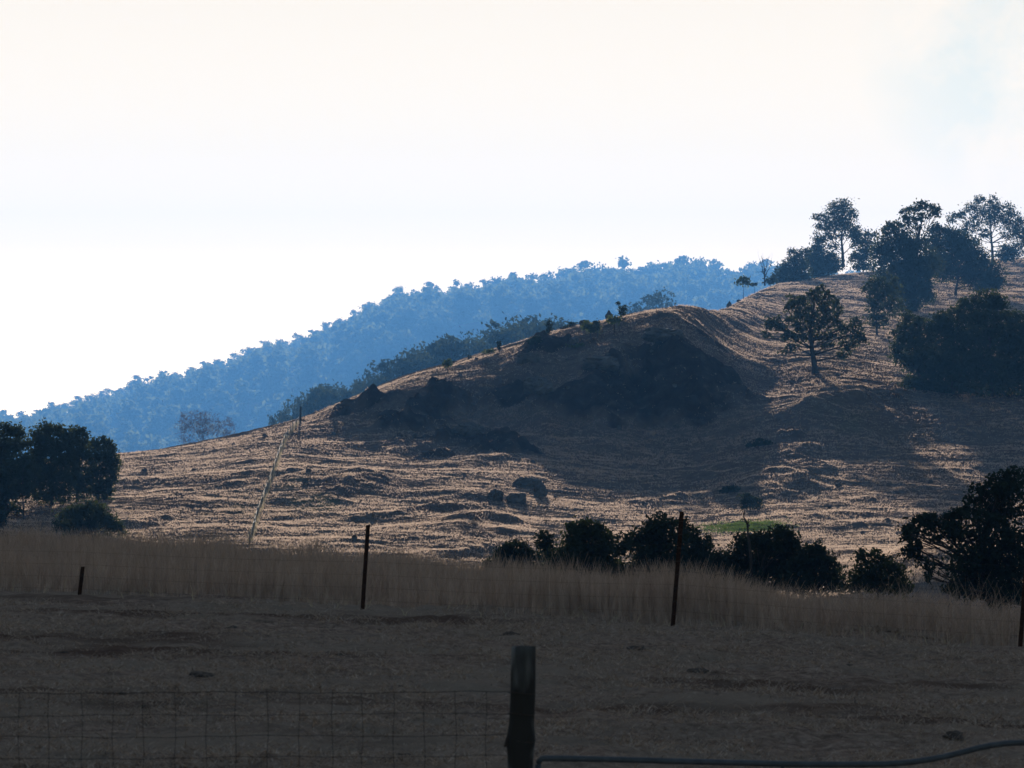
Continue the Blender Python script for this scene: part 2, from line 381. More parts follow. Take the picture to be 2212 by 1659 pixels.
def tree(name, label, base, Y, blobs, leaf=(.34, .17), cov=5.5, mat='leaf', trunk=.2, cat='tree', group=None, depth=.75, fork=.3,
         bark='bark', bs=1.14, spread=.50, spine=None, base_pt=None):
    """blobs: (px,py,rx,ry) in picture units at distance Y. base: picture position, or base_pt: a point."""
    b0 = np.array(base_pt) if base_pt is not None else P(base[0], base[1], Y)
    root = empty(name, b0, label, cat, group)
    B = np.array(blobs, float); cs = np.array([P(b[0], b[1], Y) for b in B])-b0
    rr = B[:, 2:4]*bs/F*Y
    cw = (cs[:, 0].max()-cs[:, 0].min())*.5+rr[:, 0].mean()
    cs[:, 1] += rng.uniform(-1, 1, len(cs))*cw*depth*.6
    pts = []
    for c, r in zip(cs, rr):
        n = int(cov*math.pi*r[0]*r[1]/(leaf[0]*leaf[1]*.5))
        n = min(max(n, 40), 9000)
        pts.append(clump_points(c, np.array([r[0], (r[0]+r[1])*.5, r[1]]), n, spread=spread))
    V, Q = leaf_quads(np.vstack(pts), *leaf)
    mesh('crown', V, Q, M[mat], root)
    mb = MB()
    ctr = cs.mean(0); top = cs[np.argmax(cs[:, 2])]
    if spine is not None: sp = np.array([P(a, b, Y)-b0 for a, b in spine])
    else:
        H = max(top[2], .5)
        sp = np.array([[0, 0, -.25], [ctr[0]*.12, ctr[1]*.1, H*fork*.6], [ctr[0]*.4, ctr[1]*.4, H*fork*1.3], ctr*.75+np.array([0, 0, .1*H]), ctr*.5+top*.5])
    tt = np.linspace(0, 1, 12); kk = np.linspace(0, 1, len(sp))
    S = np.stack([np.interp(tt, kk, sp[:, i]) for i in range(3)], 1)
    S[1:-1] = (S[:-2]+2*S[1:-1]+S[2:])/4
    mb.tube(S, np.interp(tt, [0, .08, 1], [trunk*1.2, trunk*.85, trunk*.2]), 7)
    for c, r in zip(cs, rr):
        zt = c[2]*.55
        k = int(np.clip(np.searchsorted(S[:, 2], zt), 1, 8))
        r0 = trunk*(1-.075*k)*.34
        limb(mb, S[k], c, r0, r0*.3)
        for _ in range(3):
            e = c+rng.normal(size=3)*np.array([r[0], r[0], r[1]])*.55
            limb(mb, S[k]*.35+c*.65, e, r0*.38, r0*.12, k=4, seg=4)
    mb.build('trunk', M[bark], root)
    return root
def Z(reg, L):
    """blobs measured on an enlarged view -> picture units"""
    ox, oy = {1: (0, 486.6), 2: (707.8, 486.6), 3: (1460, 354), 4: (0, 840.6), 5: (707.8, 840.6), 6: (1460, 840.6)}[reg]
    return [(ox+.34*b[0], oy+.34*b[1])+tuple(.34*v for v in b[2:]) for b in L]
def Zp(reg, x, y): return Z(reg, [(x, y)])[0]

def dist_at(px, py): return ground_at(px, py)

# --- trees on the crest of the hill, right
def hill_tree(name, label, reg, base, blobs, **kw):
    b = Zp(reg, *base); g = ground_at(*b)
    return tree(name, label, None, g[1], Z(reg, blobs), base_pt=g, **kw)
hill_tree('gum_tree', 'tall narrow gum with a round topknot crown, first tall tree on the hill crest', 3, (1060, 650),
    [(1070,262,46,34),(1020,285,50,30),(1125,305,34,26),(1085,350,60,45),(990,350,60,42),(915,335,36,26),(935,390,44,34),(1040,420,70,45),(1120,420,45,40),
     (905,470,32,36),(1145,480,36,40),(960,470,40,30),(900,525,30,26),(1000,520,26,24)], trunk=.30, cov=4, spine=[Zp(3,1062,655),Zp(3,1060,560),Zp(3,1050,470),Zp(3,1070,350)])
hill_tree('gum_sapling', 'bushy low gum under the left side of the tall topknot gum', 3, (905, 705),
    [(890,560,45,40),(860,620,60,50),(930,610,70,55),(1000,610,50,40),(960,650,60,40),(890,660,55,36),(870,705,60,24),(950,690,60,22),(1010,665,50,22)], trunk=.1, fork=.2)
hill_tree('gum_tree', 'small spreading gum at the left end of the crest thicket', 3, (755, 740),
    [(760,570,42,26),(815,565,36,22),(770,620,55,36),(720,650,50,40),(680,690,46,40),(650,725,36,28),(740,700,60,38),(800,680,50,44),(700,735,60,20),(790,725,60,22)], trunk=.14, fork=.2)
hill_tree('gum_tree', 'slender gum standing just right of the tall topknot gum', 3, (1190, 690),
    [(1195,460,38,32),(1170,510,50,42),(1220,520,40,40),(1180,575,50,36),(1140,610,44,34),(1210,610,46,40),(1260,450,24,22),(1150,655,50,22),(1230,655,50,24)], trunk=.14, fork=.2, cov=4)
hill_tree('gum_tree', 'tallest crest gum with an open umbrella top on a bare curved trunk', 3, (1495, 930),
    [(1570,262,52,24),(1625,285,52,26),(1670,305,34,22),(1510,290,45,22),(1455,300,32,20),(1475,350,50,26),(1540,345,40,22),(1455,385,42,22),(1380,390,42,26),
     (1540,400,26,20),(1350,420,40,26),(1600,330,40,18)],
    trunk=.30, cov=4, spread=.44, depth=.5, spine=[Zp(3,1500,935),Zp(3,1505,760),Zp(3,1535,560),Zp(3,1530,470),Zp(3,1560,390),Zp(3,1570,310)])
hill_tree('gum_tree', 'dense dark gum hiding the lower trunk of the umbrella topped gum', 3, (1525, 940),
    [(1390,455,70,50),(1440,520,80,60),(1350,530,70,55),(1310,590,55,55),(1420,610,80,60),(1520,600,70,70),(1500,520,45,40),(1350,680,60,50),(1500,690,70,55),
     (1560,740,60,55),(1470,780,55,60),(1530,830,65,60),(1600,810,40,46),(1490,880,55,50),(1420,700,50,60),(1400,790,44,60),(1600,640,60,60)], bs=1.25, trunk=.3, fork=.2)
hill_tree('gum_tree', 'broad dark gum on twin leaning stems right of the umbrella topped gum', 3, (1775, 835),
    [(1660,420,44,30),(1720,450,70,45),(1790,470,60,42),(1640,500,70,50),(1740,540,90,60),(1850,530,70,55),(1680,600,80,55),(1800,620,90,60),(1900,600,80,55),
     (1960,650,70,55),(2010,700,60,50),(1920,730,80,50),(2030,760,44,36),(1950,780,60,30),(1720,690,60,40),(1830,700,60,40),(1640,620,50,50)], bs=1.22, trunk=.26, fork=.15)
hill_tree('gum_tree', 'spreading gum with a wide airy crown at the far right of the crest', 3, (2015, 640),
    [(1950,235,42,30),(2035,240,44,30),(1890,285,48,32),(2000,300,60,40),(2085,300,60,44),(1835,320,44,24),(1930,350,60,40),(2130,360,56,44),(2040,370,60,40),
     (2180,400,50,44),(1770,330,36,22),(1740,360,26,18),(1880,400,52,36),(2120,440,60,36),(1830,430,34,22),(1960,440,46,26),(2190,480,44,50),(1905,495,34,24),(2160,560,44,40),(2250,420,50,44),(2270,500,56,50),(2320,430,44,40)],
    trunk=.30, cov=3.4, spread=.42, depth=.6, spine=[Zp(3,2015,645),Zp(3,2010,540),Zp(3,2000,440),Zp(3,2000,330)])
hill_tree('bush', 'brownish round bush below the wide airy crest gum', 3, (2090, 632),
    [(2100,560,48,38),(2080,590,40,28),(2130,580,36,30)], cat='bush', trunk=.06, mat='leaf')
hill_tree('gum_sapling', 'thin sparse sapling column left of the dark crest gums', 3, (1278, 1090),
    [(1260,745,52,36),(1300,790,60,46),(1235,800,40,36),(1275,860,56,46),(1330,870,40,46),(1240,900,36,30),(1290,940,52,46),(1250,985,34,30),(1300,1010,44,36),(1390,900,46,60),(1380,780,46,56)],
    trunk=.12, cov=3.6, spine=[Zp(3,1278,1095),Zp(3,1272,980),Zp(3,1282,860),Zp(3,1275,760)])
# --- the lone tree on the slope and the dark thicket
hill_tree('gum_tree', 'lone fan shaped gum with many upright limbs on the open sunlit slope', 3, (885, 1330),
    [(920,795,36,24),(950,815,26,20),(860,815,36,28),(900,850,50,40),(760,865,52,36),(720,905,44,40),(810,900,44,44),(770,950,60,46),(740,1000,46,36),(640,1000,60,36),(600,1020,44,26),
     (570,1085,32,22),(660,1050,52,34),(700,1090,50,34),(850,960,44,50),(940,900,46,44),(985,880,42,44),(960,960,56,50),(1035,920,36,44),(900,1010,56,44),(820,1040,56,40),(1000,1010,52,40),
     (1070,1040,56,40),(1150,1010,36,44),(1130,1080,56,40),(1010,1090,60,38),(900,1090,56,36),(780,1110,46,30),(740,1160,46,26),(1080,1150,52,36),(1160,1130,44,40),(960,1150,46,26),(1060,1210,44,24),(690,1190,36,18)],
    trunk=.34, fork=.1, cov=4.2, bs=1.0, spread=.46, depth=.9, spine=[Zp(3,885,1335),Zp(3,880,1270),Zp(3,860,1150),Zp(3,850,1020),Zp(3,880,880)])
dk = dict(bs=1.22, mat='leaf', trunk=.22, fork=.15, leaf=(.32, .17), cov=4.6)
hill_tree('wattle_tree', 'dark rounded tree at the left edge of the big thicket below the crest', 3, (1560, 1430),
    [(1500,1010,60,44),(1470,1060,60,44),(1540,1090,80,60),(1440,1130,50,36),(1520,1180,90,60),(1600,1230,90,70),(1500,1260,70,50),(1580,1330,90,60),(1660,1330,80,60),(1400,1170,30,24),(1420,1220,50,30),(1520,1400,80,40),(1470,960,26,22),(1620,1400,90,40),(1395,1075,24,18)], **dk)
hill_tree('wattle_tree', 'dark tree with a pale green pointed top in the thicket', 3, (1760, 1470),
    [(1840,905,44,36),(1800,950,60,40),(1700,1000,70,46),(1650,1030,60,40),(1760,1030,80,50),(1680,1110,90,60),(1800,1120,100,70),(1720,1210,100,70),(1840,1230,100,70),(1760,1320,110,70),(1860,1350,90,60),(1760,1420,110,40),(1835,870,18,24),(1690,960,26,20)], **dk)
hill_tree('wattle_tree', 'broad domed tree at the top of the thicket, just below the twin stemmed gum', 3, (2010, 1480),
    [(1960,850,70,36),(2020,870,60,36),(1930,920,80,46),(2040,930,70,50),(1900,990,70,50),(1990,1000,90,55),(2080,1000,50,40),(1930,1090,100,65),(2040,1110,100,65),(1980,1210,120,75),(1930,1310,100,70),(2040,1320,100,70),(1980,1420,130,40),(2060,850,20,18)], **dk)
hill_tree('wattle_tree', 'dark tree filling the right end of the thicket, cut off by the picture edge', 3, (2200, 1480),
    [(2180,980,60,36),(2150,1040,60,46),(2240,1020,70,56),(2120,1130,80,56),(2210,1130,90,70),(2130,1230,90,66),(2240,1250,90,70),(2160,1340,100,70),(2260,1360,90,70),(2180,1440,130,40),(2110,960,26,18),(2340,1000,90,60),(2330,1130,100,80),(2340,1280,110,90),(2460,1080,90,80),(2450,1230,110,90),(2380,1400,140,60)], **dk)
# --- crest bits left of the tall trees
hill_tree('bush', 'small round green tree alone on the crest near the dead skeleton tree', 3, (428, 792),
    [(435,735,30,20),(410,750,26,20),(455,752,24,20)], cat='bush', trunk=.05, mat='leaf_green', cov=5)
hill_tree('bush', 'low dark bush at the foot of the dead skeleton tree', 3, (600, 765), [(600,735,28,18),(585,750,24,14),(618,750,20,12)], cat='bush', trunk=.04)
hill_tree('bush', 'tiny low bush between the round green tree and the dead skeleton tree', 3, (500, 775), [(505,765,18,10),(490,770,14,8)], cat='bush', trunk=.03)
def dead_tree(label, pts, r, Y=None, base_pt=None, twigs=4, name='dead_tree', cat='dead tree'):
    b0 = np.array(base_pt); root = empty(name, b0, label, cat); Y = b0[1]
    tr = MB(); lb = MB(); first = True
    for pl in pts:
        L = np.array([P(a, b, Y)-b0 for a, b in pl])
        L[:, 1] += np.linspace(0, 1, len(L))*rng.uniform(-.5, .5)
        n = 8; t = np.linspace(0, 1, n); kk = np.linspace(0, 1, len(L))
        S = np.stack([np.interp(t, kk, L[:, i]) for i in range(3)], 1)
        if first: S[0, 2] -= .2
        S[1:-1] += rng.normal(size=(n-2, 3))*r*.5
        rad = np.linspace(r if first else r*.55, r*.3 if first else r*.14, n)
        (tr if first else lb).tube(S, rad, 6)
        for _ in range(twigs):
            k = rng.integers(n//2, n); e = S[k]+rng.normal(size=3)*r*4+np.array([0, 0, r*5])
            limb(lb, S[k], e, rad[k]*.5, rad[k]*.2, k=4, seg=3)
        first = False
    tr.build('trunk', M['bark'], root)
    lb.build('branches', M['bark'], root)
    return root
dead_tree('bare dead skeleton tree with upswept limbs on the crest', [Z(3, l) for l in
    ([(565,765),(565,700),(560,650)], [(563,720),(545,650),(532,605)], [(563,705),(575,650),(582,600)], [(565,715),(595,660),(606,612)], [(563,690),(556,630),(550,598)])],
    .13, base_pt=ground_at(*Zp(3, 565, 765)))
# --- saplings, bushes along the left part of the crest
for base, bl, lab, mt in (
    ((765,948), [(763,872,24,18),(750,885,18,14),(775,888,16,12)], 'small lollipop sapling standing alone on the lower ridge', 'leaf_green'),
    ((1670,712), [(1655,630,26,20),(1645,650,26,22),(1672,655,22,24)], 'left one of two sapling trees side by side near the blocky boulder', 'leaf_green'),
    ((1715,716), [(1705,630,22,20),(1718,655,18,24),(1695,660,18,20)], 'right one of two sapling trees side by side near the blocky boulder', 'leaf'),
    ((1822,692), [(1820,590,32,16),(1805,608,24,18),(1840,606,20,18)], 'bright green topped sapling below the pointed rock', 'leaf_green'),
    ((1870,602), [(1862,540,20,20),(1885,522,14,14),(1875,560,16,14),(1843,503,13,11)], 'scraggly sapling with a separate tufted leader beside the pointed rock', 'leaf'),
    ((1407,715), [(1405,640,14,20),(1408,665,15,22),(1402,620,8,12)], 'dark narrow columnar sapling on the ridge', 'leaf_dark'),
    ((1088,795), [(1088,755,13,16),(1088,775,12,14)], 'short dark columnar shrub on the ridge', 'leaf_dark'),
    ((900,858), [(900,838,11,12),(902,850,9,8)], 'tiny dark shrub on the lower ridge', 'leaf_dark'),
    ((1028,818), [(1015,805,22,10),(1040,795,18,10)], 'low green bush spreading on the ridge', 'leaf_green'),
    ((1310,780), [(1320,715,26,12),(1300,735,26,14),(1335,735,20,10),(1285,750,12,8)], 'twisted wind bent bush on the ridge', 'leaf_dark'),
    ((1560,630), [(1530,650,34,16),(1500,660,24,12),(1565,625,26,12)], 'sprawling low bush behind the ridge line', 'leaf_dark'),
    ((1600,770), [(1575,768,36,10),(1620,765,26,10)], 'flat green shrub at the top edge of the shaded bluff', 'leaf_green')):
    hill_tree('sapling' if 'sapling' in lab else 'bush', lab, 2, base, bl, cat='sapling' if 'sapling' in lab else 'bush', trunk=.05, mat=mt, cov=5, leaf=(.22, .11), fork=.5)
hill_tree('bush', 'dark bush above the bright green patch at the foot of the hill', 6, (470, 765), [(470,700,50,30),(440,725,34,24),(505,730,34,24)], cat='bush', trunk=.05, mat='leaf_dark', leaf=(.2, .1))
hill_tree('bush', 'dark bush in the gully shadow at mid slope', 6, (350, 660), [(350,635,46,20),(320,650,30,14)], cat='bush', trunk=.05, mat='leaf_dark', leaf=(.2, .1))
hill_tree('bush', 'scrubby bush in the steep gully right of the bluff shadow', 6, (540, 365), [(520,335,50,20),(580,345,40,16),(480,360,30,16)], cat='bush', trunk=.05, mat='leaf_dark', leaf=(.24, .12))
# --- pinkish leafless tree behind the left ridge
b = Zp(1, 1275, 1440)
tree('leafless_tree', 'purplish leafless tree with fine twiggy crown behind the left ridge', b, 640, Z(1,
    [(1200,1225,60,36),(1270,1215,60,34),(1330,1235,50,36),(1160,1270,46,36),(1230,1280,70,46),(1320,1290,60,40),(1420,1250,50,36),(1450,1290,44,40),(1390,1310,50,36),(1180,1340,40,50),(1280,1340,50,36),(1430,1340,36,24),(1220,1385,60,30)]),
    mat='twig_pink', leaf=(.5, .06), cov=.9, trunk=.16, fork=.1, base_pt=[P(b[0], b[1], 640)[0], 640, float(base_z(np.array([P(b[0], b[1], 640)[0]]), np.array([640.]))[0])])

# --- left clump
lk = dict(mat='leaf', leaf=(.24, .12), cov=6, fork=.25)
hill_tree('gum_tree', 'leftmost dark gum of the left clump, cut by the picture edge', 4, (40, 800),
    [(40,260,70,40),(110,270,50,36),(20,330,80,50),(110,340,70,50),(-60,380,80,60),(60,430,90,60),(-20,500,90,60),(80,520,80,60),(30,600,90,60),(-80,620,80,70),(90,640,60,40),(20,690,90,50),(-60,740,80,50),(60,760,70,40)], trunk=.16, **lk)
hill_tree('gum_tree', 'tallest round headed gum in the middle of the left clump', 4, (330, 740),
    [(330,245,56,34),(270,280,60,40),(380,280,56,40),(320,340,90,56),(240,370,60,60),(420,360,50,50),(330,440,100,60),(230,470,60,60),(420,470,60,60),(300,540,90,56),(390,570,80,56),(240,590,60,56),(330,640,90,40),(270,690,60,30),(390,680,60,34)], trunk=.16, **lk)
hill_tree('gum_tree', 'slim gum with a rounded top right of the tallest left clump gum', 4, (490, 720),
    [(490,265,44,30),(460,310,40,40),(520,320,44,44),(490,380,60,50),(540,440,50,50),(470,470,50,50),(520,530,60,50),(470,590,50,40),(550,590,50,40),(500,650,60,40)], trunk=.13, **lk)
hill_tree('gum_tree', 'yellow green topped gum at the right end of the left clump', 4, (620, 700),
    [(630,335,50,30),(590,370,46,36),(680,365,44,34),(640,420,70,46),(710,430,34,46),(730,480,32,40),(660,490,70,46),(590,500,50,50),(700,550,46,40),(620,570,60,46),(670,610,50,30),(600,640,50,30),(690,640,40,24),(640,680,60,24)], trunk=.12, **lk)
hill_tree('gum_sapling', 'lower bushy gum in front of the gap at the left clump', 4, (150, 830),
    [(160,450,50,40),(60,500,50,36),(150,540,60,60),(130,620,50,60),(190,640,40,50)], trunk=.08, **lk)
hill_tree('shrub', 'grey green rounded shrub below the left clump, at the tall grass edge', 4, (570, 960),
    [(500,760,60,36),(580,745,60,32),(640,770,50,36),(450,810,70,40),(540,820,90,50),(640,830,80,46),(710,840,56,46),(390,860,50,36),(480,880,90,40),(600,890,100,40),(740,890,50,36)], cat='shrub', mat='leaf', leaf=(.2, .09), cov=5.5, trunk=.08, fork=.1)
hill_tree('shrub', 'dark shrub at the left picture edge above the tall grass', 4, (-10, 930), [(-20,770,44,50),(0,830,40,40),(-40,860,50,50)], cat='shrub', mat='leaf_dark', leaf=(.2, .1), trunk=.06)

# --- creek trees in the hollow between paddock and hill
def creek_tree(name, label, reg, basex, blobs, Y, **kw):
    px, py = Zp(reg, basex, 0); x = (px-CX)/F*Y
    if name != 'gum_sapling':       # foliage down to the ground
        low = [b for b in blobs if b[1] > (1000 if reg == 5 else 1060) and (b[0] > 1780 or basex < 2000)]
        a_, b_ = min(b[0]-b[2]*.4 for b in low), max(b[0]+b[2]*.4 for b in low)
        sl = .085 if reg == 6 else .06
        blobs = blobs+[(q_, (1185 if reg == 6 else 1105)+sl*q_*.55+rng.uniform(-8, 14), max(46, (b_-a_)/9), 44) for q_ in np.linspace(a_, b_, 7)]
    return tree(name, label, None, Y, Z(reg, blobs), base_pt=[x, Y, gz(x, Y)], **kw)
ck = dict(bs=1.28, mat='leaf_dark', leaf=(.2, .1), cov=5.5, trunk=.13, fork=.2)
creek_tree('shrub', 'low straggly shrub at the left end of the creek trees', 5, 1200,
    [(1120,1010,40,30),(1200,1000,50,30),(1250,1040,70,40),(1110,1060,50,36),(1180,1090,90,44),(1300,1090,80,40),(1060,1110,40,24)], 205, cat='shrub', **ck)
dead_tree('thin bare forked stick poking above the low creek shrub', [Z(5, l) for l in ([(1262,1120),(1262,1040),(1245,970),(1220,930)], [(1262,1020),(1262,960),(1255,915)])], .035,
    base_pt=[P(*Zp(5, 1262, 0), 203)[0], 203, gz(P(*Zp(5, 1262, 0), 203)[0], 203)], twigs=2)
creek_tree('gum_sapling', 'slim creek sapling with one dark tuft of a crown', 5, 1395,
    [(1390,930,34,26),(1370,960,40,34),(1415,975,36,36),(1390,1010,40,34),(1400,1060,36,40)], 200, mat='leaf_dark', leaf=(.2, .09), cov=5, trunk=.06)
creek_tree('gum_tree', 'dome shaped dense green creek tree', 5, 1660,
    [(1570,880,46,36),(1640,890,70,44),(1720,900,50,36),(1590,960,70,60),(1700,970,90,60),(1790,960,40,36),(1560,1040,80,60),(1660,1060,120,70),(1770,1060,70,70),(1480,1100,70,50),(1640,1140,150,50),(1780,1140,80,44)], 198, mat='leaf', leaf=(.2, .1), cov=6.5, trunk=.13, bs=1.25)
creek_tree('gum_tree', 'tall dark creek tree directly behind the middle steel post', 5, 2130,
    [(2090,850,60,40),(2160,860,60,44),(2040,920,70,50),(2150,930,90,60),(1960,950,70,40),(1890,960,50,36),(1900,1010,50,36),(2060,1010,100,60),(2200,1010,80,60),(1990,1060,60,40),(2110,1090,130,60),(2230,1090,80,60),(2120,1150,140,44)], 196, **ck)
creek_tree('gum_tree', 'leaning dark creek tree right of the middle steel post', 6, 130,
    [(60,860,40,34),(90,920,40,40),(175,975,46,30),(130,1010,60,50),(60,1000,50,60),(190,1040,46,46),(120,1090,90,60),(210,1120,50,50),(100,1160,100,40)], 198, **ck)
creek_tree('gum_tree', 'broad creek tree with the bare stag stick above its crown', 6, 580,
    [(640,900,56,32),(690,930,40,30),(500,950,60,36),(440,970,50,40),(570,970,90,50),(680,990,80,50),(740,980,40,40),(430,1040,60,50),(560,1070,120,64),(690,1080,90,60),(330,1050,60,46),(280,1110,60,50),(500,1150,130,50),(660,1160,100,50),(380,1140,60,50)], 194, bs=1.22, mat='leaf_dark', leaf=(.2, .1), cov=6, trunk=.16, fork=.2)
creek_tree('gum_tree', 'small creek tree with a ragged round top, right of the broad creek tree', 6, 880,
    [(880,1005,46,30),(840,1040,50,36),(920,1040,40,34),(890,1090,70,44),(970,1120,60,40),(820,1130,70,50),(920,1160,90,50),(1010,1170,44,40),(740,1170,60,40)], 192, **ck)
creek_tree('gum_tree', 'thin leaved grey green creek tree in front of the sunlit spur', 6, 1290,
    [(1180,1035,30,22),(1290,1045,36,26),(1230,1075,60,30),(1160,1080,36,30),(1310,1100,60,40),(1220,1140,90,50),(1380,1120,56,36),(1430,1160,44,40),(1330,1170,90,50),(1150,1190,80,46),(1250,1220,120,40),(1430,1230,60,36)], 186, mat='leaf', leaf=(.18, .08), cov=4.2, trunk=.1, fork=.2)
x = P(*Zp(6, 470, 0), 192)[0]
dead_tree('bare grey stag stick with one side branch above the broad creek tree', [Z(6, l) for l in ([(480,1160),(468,960),(455,860),(440,775)], [(460,880),(462,820)], [(457,850),(435,832),(405,828)])], .07, base_pt=[x, 192, gz(x, 192)], twigs=1)
x = P(*Zp(6, 385, 0), 195)[0]
dead_tree('short dead snag left of the bare grey stag stick', [Z(6, l) for l in ([(392,1150),(388,980),(384,900)], [(388,960),(370,940)], [(386,930),(398,915)])], .06, base_pt=[x, 195, gz(x, 195)], twigs=1)
creek_tree('gum_tree', 'big dark overhanging gum with drooping boughs at the right picture edge', 6, 2060,
    [(2180,560,80,50),(2100,600,80,46),(2040,640,70,40),(1960,630,70,36),(1900,680,60,34),(2150,680,110,60),(2010,730,90,40),(1880,780,80,36),(1790,800,60,34),(1960,820,110,50),(2120,800,120,70),
     (1720,830,80,40),(1620,830,70,34),(1560,860,60,36),(1490,885,46,26),(1450,905,28,16),(1660,880,80,34),(1790,890,90,44),(1540,920,50,36),(1490,950,40,40),(1520,1000,36,46),(1480,1050,40,34),(1560,1060,26,60),(1580,1130,26,60),(1600,1190,18,40),
     (1640,950,40,24),(1850,960,110,60),(2010,940,130,70),(2160,950,100,80),(1900,1060,130,70),(2060,1080,140,80),(2200,1080,90,90),(1850,1160,120,70),(1990,1190,130,70),(2150,1200,120,80),(1820,1250,90,50),(1960,1290,130,50),(2120,1310,120,60)],
    178, mat='leaf_dark', leaf=(.2, .1), cov=5, trunk=.3, fork=.2)

# ------------------------------------------------------------------ wooded ridge far behind: prototype gums
def proto_gum(seed, h, w, leaf, n_leaf, mat, low=.30, spread=.36):
    r_ = np.random.default_rng(seed)
    k = r_.integers(7, 11)
    cs = np.stack([r_.uniform(-1, 1, k)*w*.55, r_.uniform(-1, 1, k)*w*.5, h*(low+(.92-low)*r_.random(k))], 1)
    cs[0] = (r_.uniform(-.2, .2)*w, 0, h*.93)
    cs[:, :2] *= (1.25-.55*(cs[:, 2:]/h))
    rr = w*r_.uniform(.22, .4, k)
    pts = np.vstack([clump_points(c, np.array([r, r, r*.72]), n_leaf//k, spread=spread) for c, r in zip(cs, rr)])
    V, Q = leaf_quads(pts, *leaf)
    mb = MB(); sp = np.array([[0, 0, -1.0], [0, 0, h*.3], [cs[0][0]*.5, 0, h*.6], cs[0]])
    mb.tube(sp, [h*.022, h*.018, h*.012, h*.004], 6)
    for c in cs[1:]: limb(mb, np.array([0, 0, h*.3])*.5+np.array([0, 0, c[2]*.35]), c, h*.009, h*.003, k=4, seg=4)
    return (V, Q), mb
protos = []
for s in range(6):
    h = [19, 16, 22, 17, 20, 15][s]; w = [8.5, 9, 9.5, 7, 8, 10][s]
    (V, Q), mb = proto_gum(100+s, h, w, (1.6, .9), 1000, 'leaf_far', .2, .48)
    protos.append((V, Q, np.vstack(mb.V), np.vstack(mb.Q), h, w))
SKY = [(8,885,0),(45,890,1),(78,885,3),(110,868,0),(138,872,5),(165,855,2),(200,852,5),(232,842,1),(262,840,5),(292,810,2),(325,812,3),(352,800,0),(380,806,5),(415,795,1),(440,780,0),(470,778,5),
       (505,765,1),(540,752,5),(572,735,0),(605,735,5),(640,722,1),(672,712,3),(705,695,0),(735,690,5),(765,672,1),(800,655,5),(830,645,3),(862,620,4),(895,628,1),(925,608,2),(955,632,5),(985,606,4),(1015,612,1),(1045,603,0),
       (1075,600,5),(1110,588,2),(1150,592,4),(1185,590,1),(1220,584,5),(1265,563,2),(1300,575,5),(1345,558,4),(1380,582,1),(1410,572,5),(1440,566,0),(1478,552,2),(1510,560,4),(1545,566,1),(1575,580,3),(1625,568,4),(1655,560,2),(1685,575,1)]
# forest filling the slope: one mass
FV, FQ = [], []; nf = 0
under = []
for s in range(5):
    h = [15, 17, 13, 19, 12][s]; w = [8, 9, 8, 8.5, 9][s]
    (V, Q), _ = proto_gum(200+s, h, w, (2.1, 1.3), 560, 'leaf_far', .05, .46)
    under.append((V, Q, h))
def zz(x, y): return float(base_z(np.array([x]), np.array([y]))[0])
for i in range(2000):
    y = rng.uniform(2120, 2985); px = rng.uniform(-350, 1950)
    if i > 1450: y = rng.uniform(2900, 3000)
    x = (px-CX)/F*y
    V, Q, h = under[rng.integers(5)]
    s = rng.uniform(.75, 1.35); a = rng.uniform(0, 6.28)
    ro = np.array([[math.cos(a), -math.sin(a), 0], [math.sin(a), math.cos(a), 0], [0, 0, 1]])
    g_ = zz(x, y)-1.0
    if i > 1450: s = float(np.clip(((CY-np.interp(px, [q_[0] for q_ in SKY], [q_[1] for q_ in SKY])-16)/F*y-g_)/h*rng.uniform(.7, 1.0), .5, 2.2))
    s = min(s, ((CY-np.interp(px, [q_[0] for q_ in SKY], [q_[1] for q_ in SKY])-rng.uniform(8, 26))/F*y-g_)/(h*1.05))
    if s < .3: continue
    o = np.array([x, y, g_])
    q = Q
    vv = V[q.ravel()]@ro.T*s+o
    FV.append(vv); FQ.append(np.arange(len(vv)).reshape(-1, 4)+nf); nf += len(vv)
FV = np.vstack(FV); FQ = np.vstack(FQ)
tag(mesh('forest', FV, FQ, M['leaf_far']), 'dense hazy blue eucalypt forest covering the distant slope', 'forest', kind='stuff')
# the skyline trees, each one its own
pm = []
for (V, Q, V2, Q2, h, w) in protos:
    pm.append((V, Q, V2, Q2, h))
mesh_cache = {}
for i, (px, py, k) in enumerate(SKY):
    V, Q, V2, Q2, h = pm[k]
    y = 2992+rng.uniform(-12, 12); x = (px-CX)/F*y; g = zz(x, y)-.3
    s = ((CY-py)/F*y-g)/(h*1.02)
    if px < 860: lab = 'hazy blue gum on the lower left part of the far wooded skyline'; grp = 'gums along the lower far skyline'
    else: lab = 'hazy blue gum on the higher right part of the far wooded skyline'; grp = 'gums along the upper far skyline'
    lab = {292: 'two tiered gum standing up from the far left skyline, left of the bare purplish tree', 440: 'flat topped airy gum on the far skyline above the bare purplish tree',
           862: 'rounded gum bulging from the far skyline, left of its similar twin', 925: 'taller one of two rounded gums on the middle far skyline', 1110: 'flat topped gum beside the narrow gap in the far skyline',
           1265: 'big domed gum on the far skyline, left of the pointed one', 1345: 'pointed gum on the far skyline, right of the big domed one', 1478: 'highest gum of the far skyline', 1655: 'far hazy gum seen behind the dead skeleton tree'}.get(px, lab)
    r = empty('gum_tree', (x, y, g), lab, 'tree', grp)
    sx = min(max(s*1.2, .8), 1.5)
    r.scale = (sx, sx, s); r.rotation_euler = (0, 0, rng.uniform(0, 6.28))
    if k not in mesh_cache:
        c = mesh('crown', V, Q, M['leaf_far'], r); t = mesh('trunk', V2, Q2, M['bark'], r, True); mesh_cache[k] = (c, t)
    else:
        for src in mesh_cache[k]:
            d = src.copy(); COL.objects.link(d); d.parent = r
